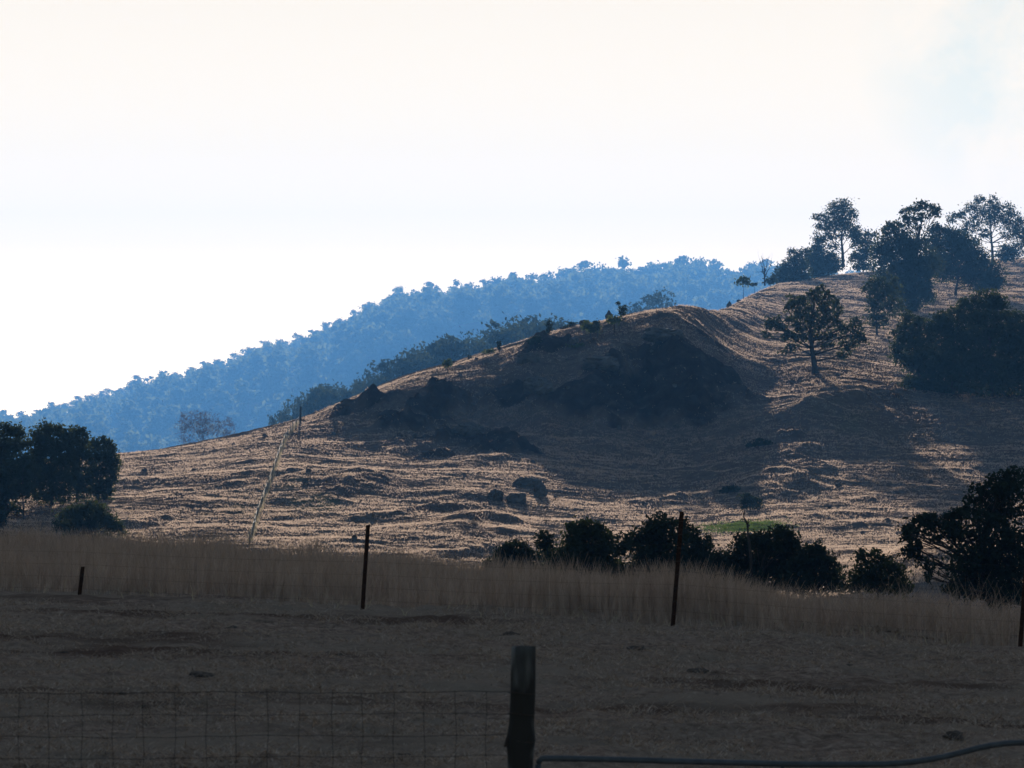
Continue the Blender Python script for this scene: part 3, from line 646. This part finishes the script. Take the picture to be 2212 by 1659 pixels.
# --- middle distance trees just behind the hill
MID = [(590,905,10),(612,892,12),(640,872,14),(672,846,20),(700,835,22),(722,842,18),(745,850,18),(775,828,14),(800,822,18),(842,785,24),(872,775,26),(905,762,20),(935,745,26),(975,732,30),(1010,730,26),(1040,745,20),
       (1075,716,22),(1105,700,26),(1140,690,28),(1172,692,26),(1205,698,22),(1378,656,18),(1402,640,20),(1428,636,22)]
(Vm, Qm), mbm = proto_gum(300, 9, 6.4, (.75, .38), 1000, 'leaf'); (Vn, Qn), mbn = proto_gum(301, 10, 5.2, (.75, .38), 900, 'leaf'); (Vo, Qo), mbo = proto_gum(302, 8, 6.8, (.75, .36), 900, 'leaf')
PM = [(Vm, Qm, mbm, 9), (Vn, Qn, mbn, 10), (Vo, Qo, mbo, 8)]; cache = {}
MID = MID+[(a+rng.uniform(8, 18), b+rng.uniform(4, 16), c) for a, b, c in MID if a < 1230]+[(a-rng.uniform(4, 14), b+rng.uniform(14, 30), c) for a, b, c in MID if a < 1230]
for i, (px, py, rx) in enumerate(MID):
    k = i % 3; V, Q, mb, h = PM[k]
    y = (740 if px < 1300 else 930)+rng.uniform(-25, 25); x = (px-CX)/F*y; g = zz(x, y)-.2
    s = ((CY-py)/F*y-g)/h; sx = rx*1.9/F*y/3.2
    sx = float(np.clip(sx, .55*s, 1.1*s))
    if px < 740: lab, grp = 'dim blue green gum in the dark thicket behind the low left end of the ridge', 'thicket behind the low ridge end'
    elif px < 1300: lab, grp = 'dim blue green gum rising behind the middle of the ridge', 'gums behind the middle of the ridge'
    else: lab, grp = 'small dim gum right behind the rocky summit of the near hill', 'gums behind the rocky summit'
    r = empty('gum_tree', (x, y, g), lab, 'tree', grp); r.scale = (sx, sx, s); r.rotation_euler = (0, 0, rng.uniform(0, 6.28))
    if k not in cache: cache[k] = (mesh('crown', V, Q, M['leaf'], r), mb.build('trunk', M['bark'], r))
    else:
        for src in cache[k]:
            d = src.copy(); COL.objects.link(d); d.parent = r

# ------------------------------------------------------------------ rocks
def rock(label, px, py, rx, ry, shape='round', reg=2, group=None, seed=0, mat='rock', name='boulder', cat='boulder'):
    b = Zp(reg, px, py+ry*.8) if reg else (px, py+ry*.8)
    g = ground_at(*b); Y = g[1]; w = rx*(.34 if reg else 1)/F*Y; h = ry*(.34 if reg else 1)/F*Y
    nu, nv = 40, 24
    u = np.arange(nu)*2*math.pi/nu; v = np.linspace(-math.pi/2, math.pi/2, nv)
    U, Vv = np.meshgrid(u, v); d = np.stack([np.cos(Vv)*np.cos(U), np.cos(Vv)*np.sin(U), np.sin(Vv)], -1).reshape(-1, 3)
    n = 1+.26*fbm(d[:, 0]*1.6+seed*3.1, d[:, 1]*1.6+d[:, 2]*1.3, 70+seed, 3)-.24*np.abs(fbm(d[:, 0]*4+d[:, 1]*3, d[:, 2]*4-d[:, 1]*2, 170+seed, 3))
    d = d*n[:, None]
    if shape == 'block': d = np.sign(d)*np.abs(d)**.8
    if shape == 'point': d[:, 0] *= 1.15-.75*sstep(-.3, .9, d[:, 2]); d[:, 2] *= 1.25
    V = d*np.array([w, w*.9, h])+np.array([0, 0, h*.5])
    i = np.arange(nu)[None, :]+np.arange(nv-1)[:, None]*nu; j = (np.arange(nu)[None, :]+1) % nu+np.arange(nv-1)[:, None]*nu
    o = mesh(name, V, np.stack([i, j, j+nu, i+nu], -1).reshape(-1, 4), M[mat], smooth=False)
    o.location = g; tag(o, label, cat, group)
rock('pointed standing rock on the skyline between two saplings', 1790, 555, 24, 32, 'point', seed=1)
rock('dark hulking boulder on the skyline left of the pointed rock', 1632, 605, 32, 20, 'block', seed=2)
rock('blocky boulder below the two sapling trees at the top of the bluff', 1565, 730, 32, 24, 'block', seed=3)
rock('small dark rock on the low ridge near the tiny shrub', 945, 848, 13, 9, seed=4)
rock('small rock beside the twisted bush', 1255, 785, 11, 10, seed=5)
rock('upright dark stone on the crest left of the round green tree', 340, 800, 16, 20, 'point', reg=3, seed=6)
rock('squat dark stone on the crest next to the upright stone', 400, 803, 14, 10, reg=3, seed=7)
rock('large rounded boulder on the lower slope left of the flat topped outcrop', 1060, 670, 52, 46, reg=5, seed=8)
rock('flat topped rock outcrop on the lower slope', 1265, 590, 88, 40, 'block', reg=5, seed=9)
rock('jagged rock below the flat topped outcrop', 1200, 690, 70, 40, 'block', reg=5, seed=10)
rock('leaning rock at the right foot of the flat topped outcrop', 1350, 640, 46, 50, 'block', reg=5, seed=19)
rock('lone pale rounded boulder just left of the tall steel post', 170, 945, 20, 24, reg=5, seed=11)
rock('round dark boulder right of the hillside fence', 1943, 585, 24, 24, reg=4, seed=12)
rock('round dark boulder left of the hillside fence near the left clump', 917, 515, 20, 16, reg=4, seed=13)
rock('smooth broad rock face low in the bluff shadow', 900, 1300, 100, 50, 'round', seed=14)
rock('pale cracked crag high in the bluff', 1740, 880, 120, 50, 'block', seed=15)
rock('broad slab crag under the summit', 2120, 700, 130, 50, 'block', seed=16)
rock('dark crag at the left shoulder of the bluff', 1270, 840, 70, 40, 'block', seed=17)
rock('long grey crag in the middle left of the bluff', 1330, 1010, 100, 60, 'block', seed=18)
k = 0
for i in range(46):
    px = rng.uniform(300, 2150); py = rng.uniform(700, 1170)
    ridge = np.interp(px, hk_px, HKA[:, 7, 1])
    if py < ridge+8: py = ridge+rng.uniform(5, 60)
    s = rng.uniform(3, 7)
    rock('small dark stone half sunk in the dry hillside grass', px, py, s, s*.7, reg=0, group='stones scattered over the hillside', seed=30+i, name='stone', cat='stone')

# ------------------------------------------------------------------ hillside grass
def blades(x, y, z, h, w, lean, seg=2, face=.0):
    """tapered grass blades"""
    n = len(x); a = rng.uniform(0, 6.283, n); d = np.stack([np.cos(a), np.sin(a)], 1)
    b = rng.uniform(-.9, .9, n)     # blade width roughly across the view, with spread
    wx = np.cos(b); wy = np.sin(b)
    lv = []
    for s in range(seg+1):
        t = s/seg
        cx = x+d[:, 0]*lean*h*t*t; cy = y+d[:, 1]*lean*h*t*t; cz = z+h*t*(1-.25*lean*t)
        ww = w*.5*(1-t*.85)
        lv.append(np.stack([cx-wx*ww, cy-wy*ww, cz], 1)); lv.append(np.stack([cx+wx*ww, cy+wy*ww, cz], 1))
    V = np.stack(lv, 1).reshape(-1, 3); k = 2*(seg+1)
    o = np.arange(n)*k
    return V, np.concatenate([np.stack([o+2*s, o+2*s+1, o+2*s+3, o+2*s+2], 1) for s in range(seg)])
N = 760000
p = rng.uniform(-350, 2600, N); y = 228+(800-228)*rng.random(N)**1.35; ok_ = y < np.interp(p, hk_px, HKA[:, 7, 0])+14; p, y = p[ok_], y[ok_]; x = (p-CX)/F*y
rk = rockmask(x, y)
dens = np.clip(.62+.5*fbm(x/2.2, y/2.2, 90, 3), .1, 1)*(1-.9*rk)*np.clip(1-greenmask(p, y), .1, 1)
keep = rng.random(len(x)) < dens
x, y, p = x[keep], y[keep], p[keep]
n4 = 3
x = np.repeat(x, n4)+rng.normal(size=len(x)*n4)*.10; y = np.repeat(y, n4)+rng.normal(size=len(y)*n4)*.10
z = hill_z(x, y)-.02
h = np.maximum(1, y/470)*rng.uniform(.06, .20, len(x))*np.clip(.85+.5*fbm(x/3, y/3, 95, 3), .35, 1.6)
V, Q = blades(x, y, z, h, np.maximum(1, y/470)*rng.uniform(.025, .06, len(x)), .8, 1)
tag(mesh('hill_grass', V, Q, M['straw']), 'dry straw coloured tussock grass on the hillside', 'grass', kind='stuff')
# fresh green patch
N = 5200
p = rng.normal(1606, 40, N); y = rng.normal(289, 2.3, N); x = (p-CX)/F*y
V, Q = blades(x, y, hill_z(x, y)-.02, rng.uniform(.08, .2, N), rng.uniform(.04, .08, N), .6, 1)
M['green'] = leafy('fresh_grass', (.085, .12, .03), (.13, .17, .05), (.13, .19, .04), .4, .8)
tag(mesh('green_grass', V, Q, M['green']), 'bright green patch of fresh grass low on the hillside', 'grass', kind='stuff')

# ------------------------------------------------------------------ fence running up the hillside
fl = [(540,1172),(548,1148),(556,1118),(566,1090),(578,1058),(590,1024),(603,985),(616,952),(630,932),(646,914)]
t = np.linspace(0, 1, 24); kk = np.linspace(0, 1, len(fl))
fp = np.array([ground_at(a, b) for a, b in zip(np.interp(t, kk, [q[0] for q in fl]), np.interp(t, kk, [q[1] for q in fl]))])
r = empty('hillside_fence', fp[0], 'old pale post and wire fence climbing the left part of the hillside', 'fence')
for q in fp:
    mb = MB(); d = q-fp[0]; e = rng.normal(size=3)*.04; e[2] = 0
    mb.tube([d-[0, 0, .2], d+[0, 0, .3]+e*.5, d+[0, 0, .6]+e], [.055, .05, .045], 6)
    mb.build('post', M['pale'], r)
mb = MB()
for hgt in (.25, .5): mb.tube(fp-fp[0]+np.array([0, 0, hgt]), .012, 4)
mb.build('wire', M['wire'], r)
N = 2600
t = rng.random(N); x = np.interp(t, np.linspace(0, 1, 24), fp[:, 0])+rng.normal(size=N)*.08; y = np.interp(t, np.linspace(0, 1, 24), fp[:, 1])+rng.normal(size=N)*.08
V, Q = blades(x, y, hill_z(x, y), rng.uniform(.12, .28, N), .05, .4, 2)
tag(mesh('fence_line_grass', V, Q, M['bleached']), 'bleached long grass growing along the hillside fence line', 'grass', kind='stuff')
g = ground_at(*Zp(1, 1908, 1262)); mb = MB(); mb.tube([[0, 0, -.2], [0, 0, .7], [.03, 0, 1.45]], [.09, .085, .08], 7)
o = mb.build('strainer_post', M['timber']); o.location = g; tag(o, 'dark strainer post on the ridge where the hillside fence tops out', 'post')

# ------------------------------------------------------------------ tall dead grass behind the wire fence
yc_ = lambda x: np.interp(x, [-9.5, -4.6, -.3, 4.4, 6.6], [90, 84, 77, 66, 62])
N = 210000
x = rng.uniform(-13, 13, N); u = rng.random(N)**1.25
y0 = fence_y(x)+.3+.5*fbm(x/1.5, x*0, 12, 3); y = y0+u*(yc_(x)+9-y0)
cl = fbm(x/.55, y/1.2, 14, 3)
keep = rng.random(N) < np.clip(.62+.55*cl, .06, 1)
x, y, y0, cl = x[keep], y[keep], y0[keep], cl[keep]
edge = sstep(0, 1.8, y-y0)
h = (.10+.41*edge)*rng.uniform(.45, 1.25, len(x))*(1+.34*fbm(x/1.1, y/2.5, 15, 3))
right = sstep(2, 6, x)
h = h*(1-.18*right)
z = field_z(x, y)-.02
V, Q = blades(x, y, z, h, rng.uniform(.007, .015, len(x)), .22+.35*right, 3)
# seed heads as a second set of short thicker blades at the tips
tag(mesh('tall_grass', V, Q, M['stalk']), 'strip of tall dead grass behind the steel post fence', 'grass', kind='stuff')
N = 420
x = rng.uniform(4.6, 8.2, N); y = rng.uniform(52.5, 60, N); y = np.maximum(y, fence_y(x)+.4)
V, Q = blades(x, y, field_z(x, y), rng.uniform(.4, .85, N), .007, .28, 4)
tag(mesh('wispy_grass', V, Q, M['stalk']), 'taller wispy seed grass at the right end of the grass strip', 'grass', kind='stuff')
N = 160
x = rng.uniform(-9, 9, N); y = fence_y(x)+rng.uniform(-.6, 2.0, N)
V, Q = blades(x, y, field_z(x, y), rng.uniform(.12, .3, N), .012, 1.1, 3)
tag(mesh('bleached_stems', V, Q, M['bleached']), 'pale bleached bent stems along the foot of the fence', 'grass', kind='stuff')
# grazed stubble on the paddock
N = 420000
y = 31+27*rng.random(N); x = rng.uniform(-1, 1, N)*(y*.1106*1.25+1)
y = np.minimum(y, fence_y(x)+1.5)
f = fbm(x/.9, y/1.4, 21, 4)
keep = rng.random(N) < np.clip(.5+.6*f, .05, 1)
x, y = x[keep], y[keep]
h = rng.uniform(.012, .055, len(x))*(1+.5*fbm(x/.5, y/.5, 22, 2))*(1+1.6*(fbm(x/.16, y/.22, 23, 2) > .75))
V, Q = blades(x, y, field_z(x, y)-.005, h, rng.uniform(.005, .014, len(x)), 1.2, 1)
tag(mesh('stubble', V, Q, M['stubble']), 'short grazed dead grass covering the shaded paddock', 'grass', kind='stuff')
# clods and dung on the paddock
CL = [(728,1370,9),(733,1415,9),(1104,1372,24),(1378,1400,20),(1508,1450,22),(1635,1408,6),(1835,1436,9),(310,1524,12),(262,1498,9),(870,1632,16),(715,1612,7),(500,1358,14),(430,1458,30),(2060,1590,24),(1975,1515,30),(820,1360,7),(1790,1630,7),(140,1410,10),(1652,1405,6),(865,1482,9)]
for i, (px, py, s) in enumerate(CL):
    ys = np.arange(33, 58, .05); xs = (px-CX)/F*ys; rows = CY-field_z(xs, ys)/ys*F
    k = int(np.argmin(np.abs(rows-py))); xx, yv = xs[k], ys[k]
    w = s/F*yv
    nu, nv = 14, 7; uu = np.arange(nu)*2*math.pi/nu; v = np.linspace(0, math.pi/2, nv)
    U, Vv = np.meshgrid(uu, v); d = np.stack([np.cos(Vv)*np.cos(U), np.cos(Vv)*np.sin(U), np.sin(Vv)], -1).reshape(-1, 3)
    d *= (1+.35*fbm(d[:, 0]*2+i, d[:, 1]*2+d[:, 2], 200+i, 3))[:, None]
    Vc = d*np.array([w, w*1.6, min(.04, w*.5)]) + np.array([0, 0, -.012])
    a = np.arange(nu)[None, :]+np.arange(nv-1)[:, None]*nu; b = (np.arange(nu)[None, :]+1) % nu+np.arange(nv-1)[:, None]*nu
    o = mesh('dirt_clod', Vc, np.stack([a, b, b+nu, a+nu], -1).reshape(-1, 4), M['clod'], smooth=False)
    o.location = (xx, yv, float(field_z(np.array([xx]), np.array([yv]))[0]))
    lab = {1104: 'wide dark clod just above the top of the timber post', 1378: 'dark mounded clod below the tallest visible steel post', 1508: 'greyish grassy clod in the right half of the paddock', 310: 'dark dung lump just under the top wire of the mesh fence',
           870: 'dark clod low behind the mesh fence near the timber post', 430: 'wide low dirt mound above the mesh fence', 1975: 'wide dark dirt mound in the right of the paddock', 2060: 'low dirt mound above the bend of the gate pipe'}.get(px, 'small dark clod lying on the grazed paddock')
    tag(o, lab, 'clod', 'clods on the paddock')

# ------------------------------------------------------------------ fence of steel posts
def steel_post(label, top, base, Y):
    a = P(*base, Y); b = P(*top, Y); z0 = float(field_z(np.array([a[0]]), np.array([Y]))[0])
    a[2] = min(a[2], z0)
    d = b-a; L = np.linalg.norm(d); w = .026
    pr = np.array([(-w, 0), (-w, -.006), (-.004, -.008), (-.004, -.034), (.004, -.034), (.004, -.008), (w, -.006), (w, 0)])  # Y shaped section
    root = empty('steel_post', a, label, 'fence post', 'steel posts of the paddock fence')
    n = len(pr); mb = MB()
    hs = np.array([-.25, L*.5, L])
    V = np.vstack([np.column_stack([pr[:, 0]+d[0]/L*h_, pr[:, 1]+d[1]/L*h_, np.full(n, h_*d[2]/L)]) for h_ in hs])
    q = [(i*n+j, i*n+(j+1) % n, (i+1)*n+(j+1) % n, (i+1)*n+j) for i in range(2) for j in range(n)]
    mb.add(V, q, [(2*n, 2*n+j, 2*n+j+1) for j in range(1, n-1)])
    mb.build('stake', M['rust'], root, False)
    tb = MB()
    for k in np.arange(L-.12, .15, -.16):      # wire ties
        c = d/L*k; tb.tube([c+[-.03, -.036, 0], c+[0, -.042, .004], c+[.03, -.036, 0]], .004, 4)
    if tb.n: tb.build('tie', M['wire'], root)
    return a, b
po = []
Yp = [60.4, 58.0, 55.5, 53.1]
po.append(steel_post('short stub of a steel post sunk in the tall grass at left', (179,1224), (171,1282), Yp[0]))
po.append(steel_post('rusty steel post rising against the sunlit lower hill', (795,1134), (783,1312), Yp[1]))
po.append(steel_post('tallest rusty steel post, standing in front of the creek trees', (1473,1105), (1453,1350), Yp[2]))
po.append(steel_post('steel post cut off by the right picture edge', (2222,1150), (2203,1408), Yp[3]))
def sag(A, B, s, n=9):
    t = np.linspace(0, 1, n)[:, None]; Pn = A*(1-t)+B*t; Pn[:, 2] -= s*4*(t*(1-t))[:, 0]; return Pn
r = empty('wire_fence', po[2][0], 'thin wire netting strung between the rusty steel posts', 'fence')
mb = MB()
tops = [np.array([b[0], b[1], a[2]+h_]) for (a, b), h_ in zip(po, (1.22, 1.22, 1.3, 1.28))]
ends = [tops[0]+(tops[0]-tops[1])]+tops+[tops[3]+(tops[3]-tops[2])]
for k, dz in enumerate((.05, .30, .62, .78, .94, 1.1)):
    for A, B in zip(ends[:-1], ends[1:]): mb.tube(sag(A-[0, .045, dz], B-[0, .045, dz], .02), .0010, 4, False)
mb.build('strand', M['wire'], r).location = -np.array(po[2][0])
mb = MB()
for A, B in zip(ends[:-1], ends[1:]):
    for t in np.linspace(.04, .96, 16):
        c = A*(1-t)+B*t; mb.tube([c-[0, .045, .62], c-[0, .045, 1.25]], .0007, 4, False)
mb.build('stay_wire', M['wire'], r).location = -np.array(po[2][0])

# ------------------------------------------------------------------ near corner: timber post, mesh fence, gate pipe
Yn = 28.3
a = P(1128, 1880, Yn); gzn = float(field_z(np.array([a[0]]), np.array([Yn]))[0])
root = empty('timber_post', (a[0], Yn, gzn), 'weathered round timber strainer post in the near foreground', 'fence post')
top = (CY-1396)/F*Yn-gzn; mb = MB()
zs = np.linspace(-.3, top-.006, 40); k = 28; an = np.arange(k)*2*math.pi/k
V = []
for z_ in zs:
    py = CY-(z_+gzn)/Yn*F
    cx = np.interp(py, [1393, 1500, 1590, 1680], [1131, 1130, 1126, 1123])
    rr = .075*(1+.05*np.interp(py, [1560, 1600, 1640], [0, 1, .6]))+.010*np.exp(-((py-1600)/22)**2)
    rad = rr*(1+.05*fbm(np.cos(an)*1.6+3, np.sin(an)*1.6+z_*.8, 5, 3)+.012*fbm(an*6, np.full(k, z_*1.2), 6, 2))
    rad = rad-.006*(np.abs(((an*2.0+z_*.3) % 2.1)-1.0) < .12)
    V.append(np.stack([(cx-CX)/F*Yn-a[0]+rad*np.cos(an), rad*np.sin(an), np.full(k, z_)+(.008*fbm(np.cos(an)*2, np.sin(an)*2, 7, 2) if z_ == zs[-1] else 0)], 1))
V.append(np.array([[(1131-CX)/F*Yn-a[0], 0, top+.004]]))
q = [(i*k+j, i*k+(j+1) % k, (i+1)*k+(j+1) % k, (i+1)*k+j) for i in range(len(zs)-1) for j in range(k)]
e = (len(zs)-1)*k
mb.add(np.vstack(V), q, [(e+j, e+(j+1) % k, e+k) for j in range(k)])
mb.build('log', M['timber'], root, True)
wb = MB()       # wire wrapped round the post with a twisted knot on its left side
for zz_ in ((CY-1600)/F*Yn-gzn, (CY-1541)/F*Yn-gzn, (CY-1496)/F*Yn-gzn):
    th = np.linspace(0, 2*math.pi, 26); cx = (1127-CX)/F*Yn-a[0]
    wb.tube(np.stack([cx+.084*np.cos(th), .084*np.sin(th), zz_+.006*np.sin(th*2)], 1), .0022, 5, False)
wb.build('wire_wrap', M['wire'], root)
kb = MB()
th = np.linspace(0, 12*math.pi, 90); zk = (CY-1602)/F*Yn-gzn
kb.tube(np.stack([(1100-CX)/F*Yn-a[0]+.012*np.cos(th)-.02+.0004*th, -.02+.012*np.sin(th), zk-.03+.0016*th], 1), .0045, 5)
kb.build('wire_knot', M['wire'], root)

r = empty('mesh_fence', (-1.6, Yn, gzn), 'rusty square wire mesh fence strung to the left of the timber post', 'fence')
org = np.array([-1.6, Yn, gzn])
hb = MB(); vb = MB()
xs_ = np.arange(1052, -1300, -67.5)
rows_ = [(1495, 1497), (1541, 1547), (1588, 1593), (1632, 1640), (1678, 1686), (1722, 1730), (1764, 1770), (1804, 1806), (1842, 1842)]
def row_z(ra, rb, px):
    return (CY-(np.interp(px, [-1300, 0, 1100], [rb, rb, ra])+1.6*np.sin(px*.011+ra)+1.0*np.sin(px*.047+rb)))/F*Yn
for ra, rb in rows_:
    px = np.concatenate([[1100], np.arange(1080, -1310, -22)])
    Pn = np.stack([(px-CX)/F*Yn, np.full(len(px), Yn), row_z(ra, rb, px)], 1)-org
    hb.tube(Pn, .0017 if ra > 1500 else .0021, 5, False)
for px in xs_:
    jit = rng.normal()*2.2
    Pn = np.array([[(px+jit+2.0*math.sin(px*.03+k2*1.9)-CX)/F*Yn, Yn-.003, row_z(ra, rb, px)] for k2, (ra, rb) in enumerate(rows_)])-org
    vb.tube(Pn, .0017, 5, False)
    for (ra, rb), pt in zip(rows_, Pn):
        vb.tube([pt+[-.006, -.002, .002], pt+[0, -.005, 0], pt+[.006, -.002, -.002]], .0028, 5)     # hinge knots
hb.build('strand', M['wire'], r); vb.build('stay_wire', M['wire'], r)

Yg = 28.35
gp = lambda px, py: np.array([(px-CX)/F*Yg, Yg, (CY-py)/F*Yg])
org = np.array([(1700-CX)/F*Yg, Yg, gzn])
r = empty('farm_gate', org, 'grey steel pipe gate with a sagging top rail right of the timber post', 'gate')
mb = MB()
L = [(1162,1650),(1166,1642),(1174,1638),(1300,1640),(1450,1644),(1600,1648),(1750,1651),(1880,1651),(1950,1648),(2010,1640),(2070,1627),(2120,1614),(2170,1606),(2220,1604),(2400,1606),(2900,1612)]
pxs = np.concatenate([[1162, 1166, 1170], np.linspace(1176, 2900, 60)])
mb.tube(np.array([gp(q_, pchip([l[0] for l in L], [l[1] for l in L], np.array([q_]))[0]) for q_ in pxs])-org, .019, 10)
mb.build('top_rail', M['pipe'], r)
mb = MB()
mb.tube(np.array([gp(1162, 1650), gp(1162, 1830)])-org, .019, 10); mb.build('end_stile', M['pipe'], r)
for pxs_ in (1690, 2650):
    mb = MB(); pt = pchip([l[0] for l in L], [l[1] for l in L], np.array([pxs_]))[0]+6
    mb.tube(np.array([gp(pxs_, pt), gp(pxs_, 1830)])-org, .012, 8); mb.build('stay', M['pipe'], r)
for py in (1700, 1745, 1790, 1830):
    mb = MB(); mb.tube(np.array([gp(1164, py), gp(2900, py)])-org, .014, 8); mb.build('rail', M['pipe'], r)

# ------------------------------------------------------------------ cloud out of view, added so its shadow covers the paddock and the creek
el, az = R(SUN_EL), R(SUN_AZ)
sd = np.array([math.sin(az)*math.cos(el), math.cos(az)*math.cos(el), math.sin(el)])     # towards the sun
def along(x, y, z, H): return np.array([x, y, z])+sd*((H-z)/sd[2])
H0 = 185.0
c0 = along(0, 70, -6, H0)
nu, nv = 96, 36
u = np.arange(nu)*2*math.pi/nu; v = np.linspace(-math.pi/2, math.pi/2, nv)
U, Vv = np.meshgrid(u, v); d = np.stack([np.cos(Vv)*np.cos(U), np.cos(Vv)*np.sin(U), np.sin(Vv)], -1).reshape(-1, 3)
d[:, :2] = np.sign(d[:, :2])*np.abs(d[:, :2])**.75
bn = 1+.05*fbm(d[:, 0]*3+9, d[:, 1]*3+d[:, 2]*2, 300, 4)
V = d*bn[:, None]*np.array([190, 132, 1])
V[:, 2] = np.where(d[:, 2] > 0, d[:, 2]*(15+5*fbm(V[:, 0]/30, V[:, 1]/30, 301, 4)), d[:, 2]*5)
i = np.arange(nu)[None, :]+np.arange(nv-1)[:, None]*nu; j = (np.arange(nu)[None, :]+1) % nu+np.arange(nv-1)[:, None]*nu
o = mesh('shade_cloud', V, np.stack([i, j, j+nu, i+nu], -1).reshape(-1, 4), M['shade_cloud'], smooth=True)
o.location = c0; tag(o, kind='structure')

# ------------------------------------------------------------------ haze
HD, HG = 2.15e-4, .35
m, nt, out = mat_new('haze_air')
pv = nd(nt, 'ShaderNodeVolumePrincipled', Density=HD, Anisotropy=HG)
pv.inputs['Color'].default_value = (.135, .42, .96, 1)
nt.links.new(pv.outputs[0], out.inputs['Volume'])
lo = np.array([-2700, -450, -53.5]); hi = np.array([2700, 3460, 128.0])
cn = np.array([[x_, y_, z_] for x_ in (0, 1) for y_ in (0, 1) for z_ in (0, 1)])*(hi-lo)+lo
o = mesh('haze', cn, np.array([(0,1,3,2),(4,6,7,5),(0,4,5,1),(2,3,7,6),(0,2,6,4),(1,5,7,3)]), m)
tag(o, 'blue summer haze between the hills', 'haze', kind='stuff')

# ------------------------------------------------------------------ sky, sun, camera
w = bpy.data.worlds.new('World'); sc.world = w; w.use_nodes = True
nt = w.node_tree; nt.nodes.clear()
out = nd(nt, 'ShaderNodeOutputWorld'); bg = nd(nt, 'ShaderNodeBackground', Strength=.075)
sky = nd(nt, 'ShaderNodeTexSky', sky_type='NISHITA', sun_disc=False, sun_elevation=R(SUN_EL), sun_rotation=R(SUN_AZ), air_density=1.0, dust_density=1.0, ozone_density=1.0)
# a bright veil of thin cloud: the sky's brightness is levelled off towards a warm bright horizon, with a few blue gaps to the upper right
tc = nd(nt, 'ShaderNodeTexCoord'); sep = nd(nt, 'ShaderNodeSeparateXYZ'); nt.links.new(tc.outputs['Generated'], sep.inputs[0])
mr = nd(nt, 'ShaderNodeMapRange'); mr.inputs[1].default_value = 0; mr.inputs[2].default_value = .16; nt.links.new(sep.outputs['Z'], mr.inputs[0])
cap = ramp(nt, mr.outputs[0], [(0, (.84, .60, .32)), (.09, (.70, .51, .295)), (.19, (.555, .43, .282)), (.32, (.460, .378, .262)), (.5, (.398, .345, .271)), (1, (.352, .321, .278))])
vs = nd(nt, 'ShaderNodeVectorMath', operation='SCALE'); vs.inputs['Scale'].default_value = 2.43/.075; nt.links.new(cap, vs.inputs[0])
vm = nd(nt, 'ShaderNodeVectorMath', operation='MINIMUM'); nt.links.new(sky.outputs[0], vm.inputs[0]); nt.links.new(vs.outputs[0], vm.inputs[1])
dv = np.array([.108, 1, .072]); dv /= np.linalg.norm(dv)
dp = nd(nt, 'ShaderNodeVectorMath', operation='DOT_PRODUCT'); nt.links.new(tc.outputs['Generated'], dp.inputs[0]); dp.inputs[1].default_value = tuple(dv)
m1 = nd(nt, 'ShaderNodeMapRange'); m1.inputs[1].default_value = math.cos(.034); m1.inputs[2].default_value = 1.0; nt.links.new(dp.outputs['Value'], m1.inputs[0])
nz = nd(nt, 'ShaderNodeTexNoise', Scale=44.0, Detail=6, Roughness=.6); nt.links.new(tc.outputs['Generated'], nz.inputs['Vector'])
m2 = nd(nt, 'ShaderNodeMapRange'); m2.inputs[1].default_value = .40; m2.inputs[2].default_value = .60; nt.links.new(nz.outputs['Fac'], m2.inputs[0])
mm = nd(nt, 'ShaderNodeMath', operation='MULTIPLY'); nt.links.new(m1.outputs[0], mm.inputs[0]); nt.links.new(m2.outputs[0], mm.inputs[1])
gap = mix(nt, mm.outputs[0], (1.0, 1.0, 1.0), (.80, .91, .99))
vx = nd(nt, 'ShaderNodeVectorMath', operation='MULTIPLY'); nt.links.new(vm.outputs[0], vx.inputs[0]); nt.links.new(gap, vx.inputs[1])
nt.links.new(vx.outputs[0], bg.inputs[0]); nt.links.new(bg.outputs[0], out.inputs[0])
ld = bpy.data.lights.new('sun', 'SUN'); ld.energy = 5.0; ld.angle = R(.5); ld.color = (1, .91, .80)
lo_ = bpy.data.objects.new('sun', ld); COL.objects.link(lo_)
lo_.rotation_euler = (R(90-SUN_EL), 0, R(180-SUN_AZ))
lo_.location = (0, 0, 60)
cd = bpy.data.cameras.new('camera'); cam = bpy.data.objects.new('camera', cd); COL.objects.link(cam)
cd.sensor_width = 36; cd.lens = 36*F/2212; cam.rotation_euler = (R(90), 0, 0)
cd.clip_start = .5; cd.clip_end = 20000
cd.dof.use_dof = True; cd.dof.focus_distance = 400; cd.dof.aperture_fstop = cd.lens/1000/.013
sc.camera = cam
sc.render.engine = 'CYCLES'
sc.cycles.use_denoising = True
sc.cycles.max_bounces = 6; sc.cycles.volume_bounces = 0; sc.cycles.transparent_max_bounces = 8
sc.view_settings.view_transform = 'Standard'; sc.view_settings.look = 'None'; sc.view_settings.exposure = 0.45; sc.view_settings.gamma = 1
